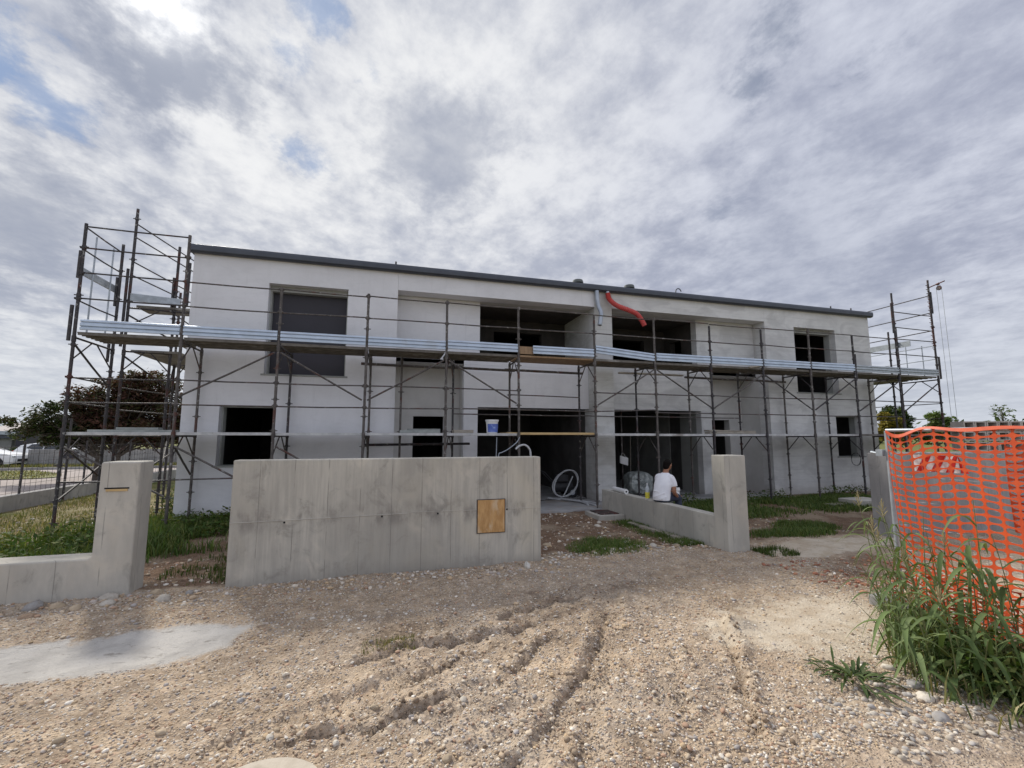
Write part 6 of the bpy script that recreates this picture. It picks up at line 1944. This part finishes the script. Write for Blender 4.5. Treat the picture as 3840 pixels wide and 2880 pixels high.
# parked cars
M['car_white'] = simple('white_car_paint', (0.78, 0.79, 0.80), (0.74, 0.75, 0.76), 2, 0.18, bstr=0, spec=0.6)
M['car_glass'] = simple('dark_car_glass', (0.02, 0.024, 0.028), None, 2, 0.08, bstr=0, spec=0.8)
M['lamp_red'] = simple('red_tail_lamp', (0.45, 0.03, 0.03), None, 2, 0.2, bstr=0)
M['lamp_clear'] = simple('clear_headlamp', (0.6, 0.63, 0.66), None, 2, 0.12, 0.3, bstr=0)
def car(label, x, y, rz, hatch=False):
    root = thing('parked_car', label, 'car', (x, y, 0.02), None)
    # stations along the length: (x, z bottom, z belt, z roof, half width, half width at the roof)
    S = [(2.10, 0.40, 0.58, 0.58, 0.62, 0.62), (2.04, 0.26, 0.70, 0.70, 0.78, 0.70), (1.75, 0.22, 0.80, 0.80, 0.86, 0.76), (1.1, 0.20, 0.90, 0.905, 0.89, 0.78), (0.85, 0.20, 0.93, 0.98, 0.89, 0.76),
         (0.15, 0.20, 0.95, 1.38, 0.89, 0.62), (-0.5, 0.20, 0.96, 1.45, 0.89, 0.60), (-1.2, 0.20, 0.97, 1.40, 0.89, 0.60), (-1.75, 0.22, 0.97, 1.12 if not hatch else 1.30, 0.87, 0.66), (-2.02, 0.27, 0.93, 0.97, 0.80, 0.70), (-2.10, 0.40, 0.70, 0.72, 0.70, 0.68)]
    vs, fs = [], []
    for sx, zb, zt, zr, hw, hr_ in S:
        ring = [(-hw * 0.94, zb), (-hw, (zb + zt) / 2), (-hw * 0.97, zt), (-hr_, zr - 0.03 if zr > zt + 0.1 else zr), (-hr_ * 0.6, zr + 0.01), (hr_ * 0.6, zr + 0.01), (hr_, zr - 0.03 if zr > zt + 0.1 else zr), (hw * 0.97, zt), (hw, (zb + zt) / 2), (hw * 0.94, zb)]
        vs += [(sx, a, z) for a, z in ring]
    n_ = 10
    for i in range(len(S) - 1):
        for k in range(n_):
            fs.append((i * n_ + k, i * n_ + (k + 1) % n_, (i + 1) * n_ + (k + 1) % n_, (i + 1) * n_ + k))
    fs.append(tuple(range(n_))); fs.append(tuple(range(len(S) * n_ - 1, (len(S) - 1) * n_ - 1, -1)))
    Rm = Matrix.Translation(Vector((x, y, 0.02))) @ Matrix.Rotation(rz, 4, 'Z')
    tr_ = lambda q: tuple(Rm @ Vector(q))
    MB().add([tr_(q) for q in vs], fs).build('body', 'car_white', root, smooth=True)
    def pane(name, pts, m):
        c = sum((Vector(p) for p in pts), Vector()) / len(pts)
        a = [Vector(p) for p in pts]
        nrm = (a[1] - a[0]).cross(a[2] - a[0]).normalized()
        if nrm.dot(c - Vector((-0.3, 0, 0.9))) < 0: nrm = -nrm
        q = [tr_(p + nrm * 0.012) for p in a] + [tr_(p - nrm * 0.03) for p in a]
        k_ = len(pts)
        MB().add(q, [tuple(range(k_)), tuple(range(2 * k_ - 1, k_ - 1, -1))] + [(i, k_ + i, k_ + (i + 1) % k_, (i + 1) % k_) for i in range(k_)]).build(name, m, root)
    pane('windscreen', [(0.80, -0.66, 1.0), (0.80, 0.66, 1.0), (0.20, 0.54, 1.37), (0.20, -0.54, 1.37)], 'car_glass')
    pane('rear_window', [(-1.72, -0.58, 1.14), (-1.72, 0.58, 1.14), (-1.25, 0.52, 1.38), (-1.25, -0.52, 1.38)], 'car_glass')
    for s in (-1, 1):
        pane('side_window', [(0.62, s * 0.82, 1.0), (0.10, s * 0.67, 1.32), (-0.48, s * 0.655, 1.38), (-0.48, s * 0.845, 1.0)], 'car_glass')
        pane('side_window', [(-0.54, s * 0.845, 1.0), (-0.54, s * 0.655, 1.38), (-1.18, s * 0.655, 1.34), (-1.5, s * 0.80, 1.02)], 'car_glass')
        MB().box(2.0, 2.085, s * 0.68 - 0.14, s * 0.68 + 0.06, 0.60, 0.70, Rm).build('headlight', 'lamp_clear', root, bevel=0.02)
        MB().box(-2.09, -1.95, s * 0.66 - 0.11, s * 0.66 + 0.12, 0.70, 0.95, Rm).build('tail_light', 'lamp_red', root, bevel=0.02)
        for wx in (1.33, -1.30):
            w_ = MB().tube([tr_((wx, s * 0.70, 0.31)), tr_((wx, s * 0.90, 0.31))], 0.315, 24).build('wheel', 'black', root, smooth=True)
            MB().tube([tr_((wx, s * 0.895, 0.31)), tr_((wx, s * 0.912, 0.31))], 0.20, 16).build('rim', 'galv_dull', w_, smooth=True)
    MB().box(2.06, 2.11, -0.5, 0.5, 0.36, 0.50, Rm).build('grille', 'black', root)
    return root
car('white car with its bonnet pointing right at the far left edge', -22.9, 35.0, 0.02)
car('white car with red tail lamp parked behind the low grey panel wall', -20.4, 37.6, 0.03, True)
# bushes at the shed
for x, y, r_ in ((-29.0, 43, 0.9), (-26.0, 43.5, 0.8), (-31.5, 42.5, 0.9)):
    tree('shrub', 'low green shrub in front of the long shed', (x, y, 0), 0.3, [(x, y, 0.6, r_ * 1.5, r_, 0.7)], 700, 0.14, DARKG, 'shrubs at the shed', tr=0.05, clumps=16)
tree('dark_round_tree', 'round dark tree at the far left edge beyond the shed', (-47.5, 66, 0), 1.5, [(-47.5, 66, 3.2, 2.2, 2, 1.9)], 1200, 0.25, DARKG, clumps=26)
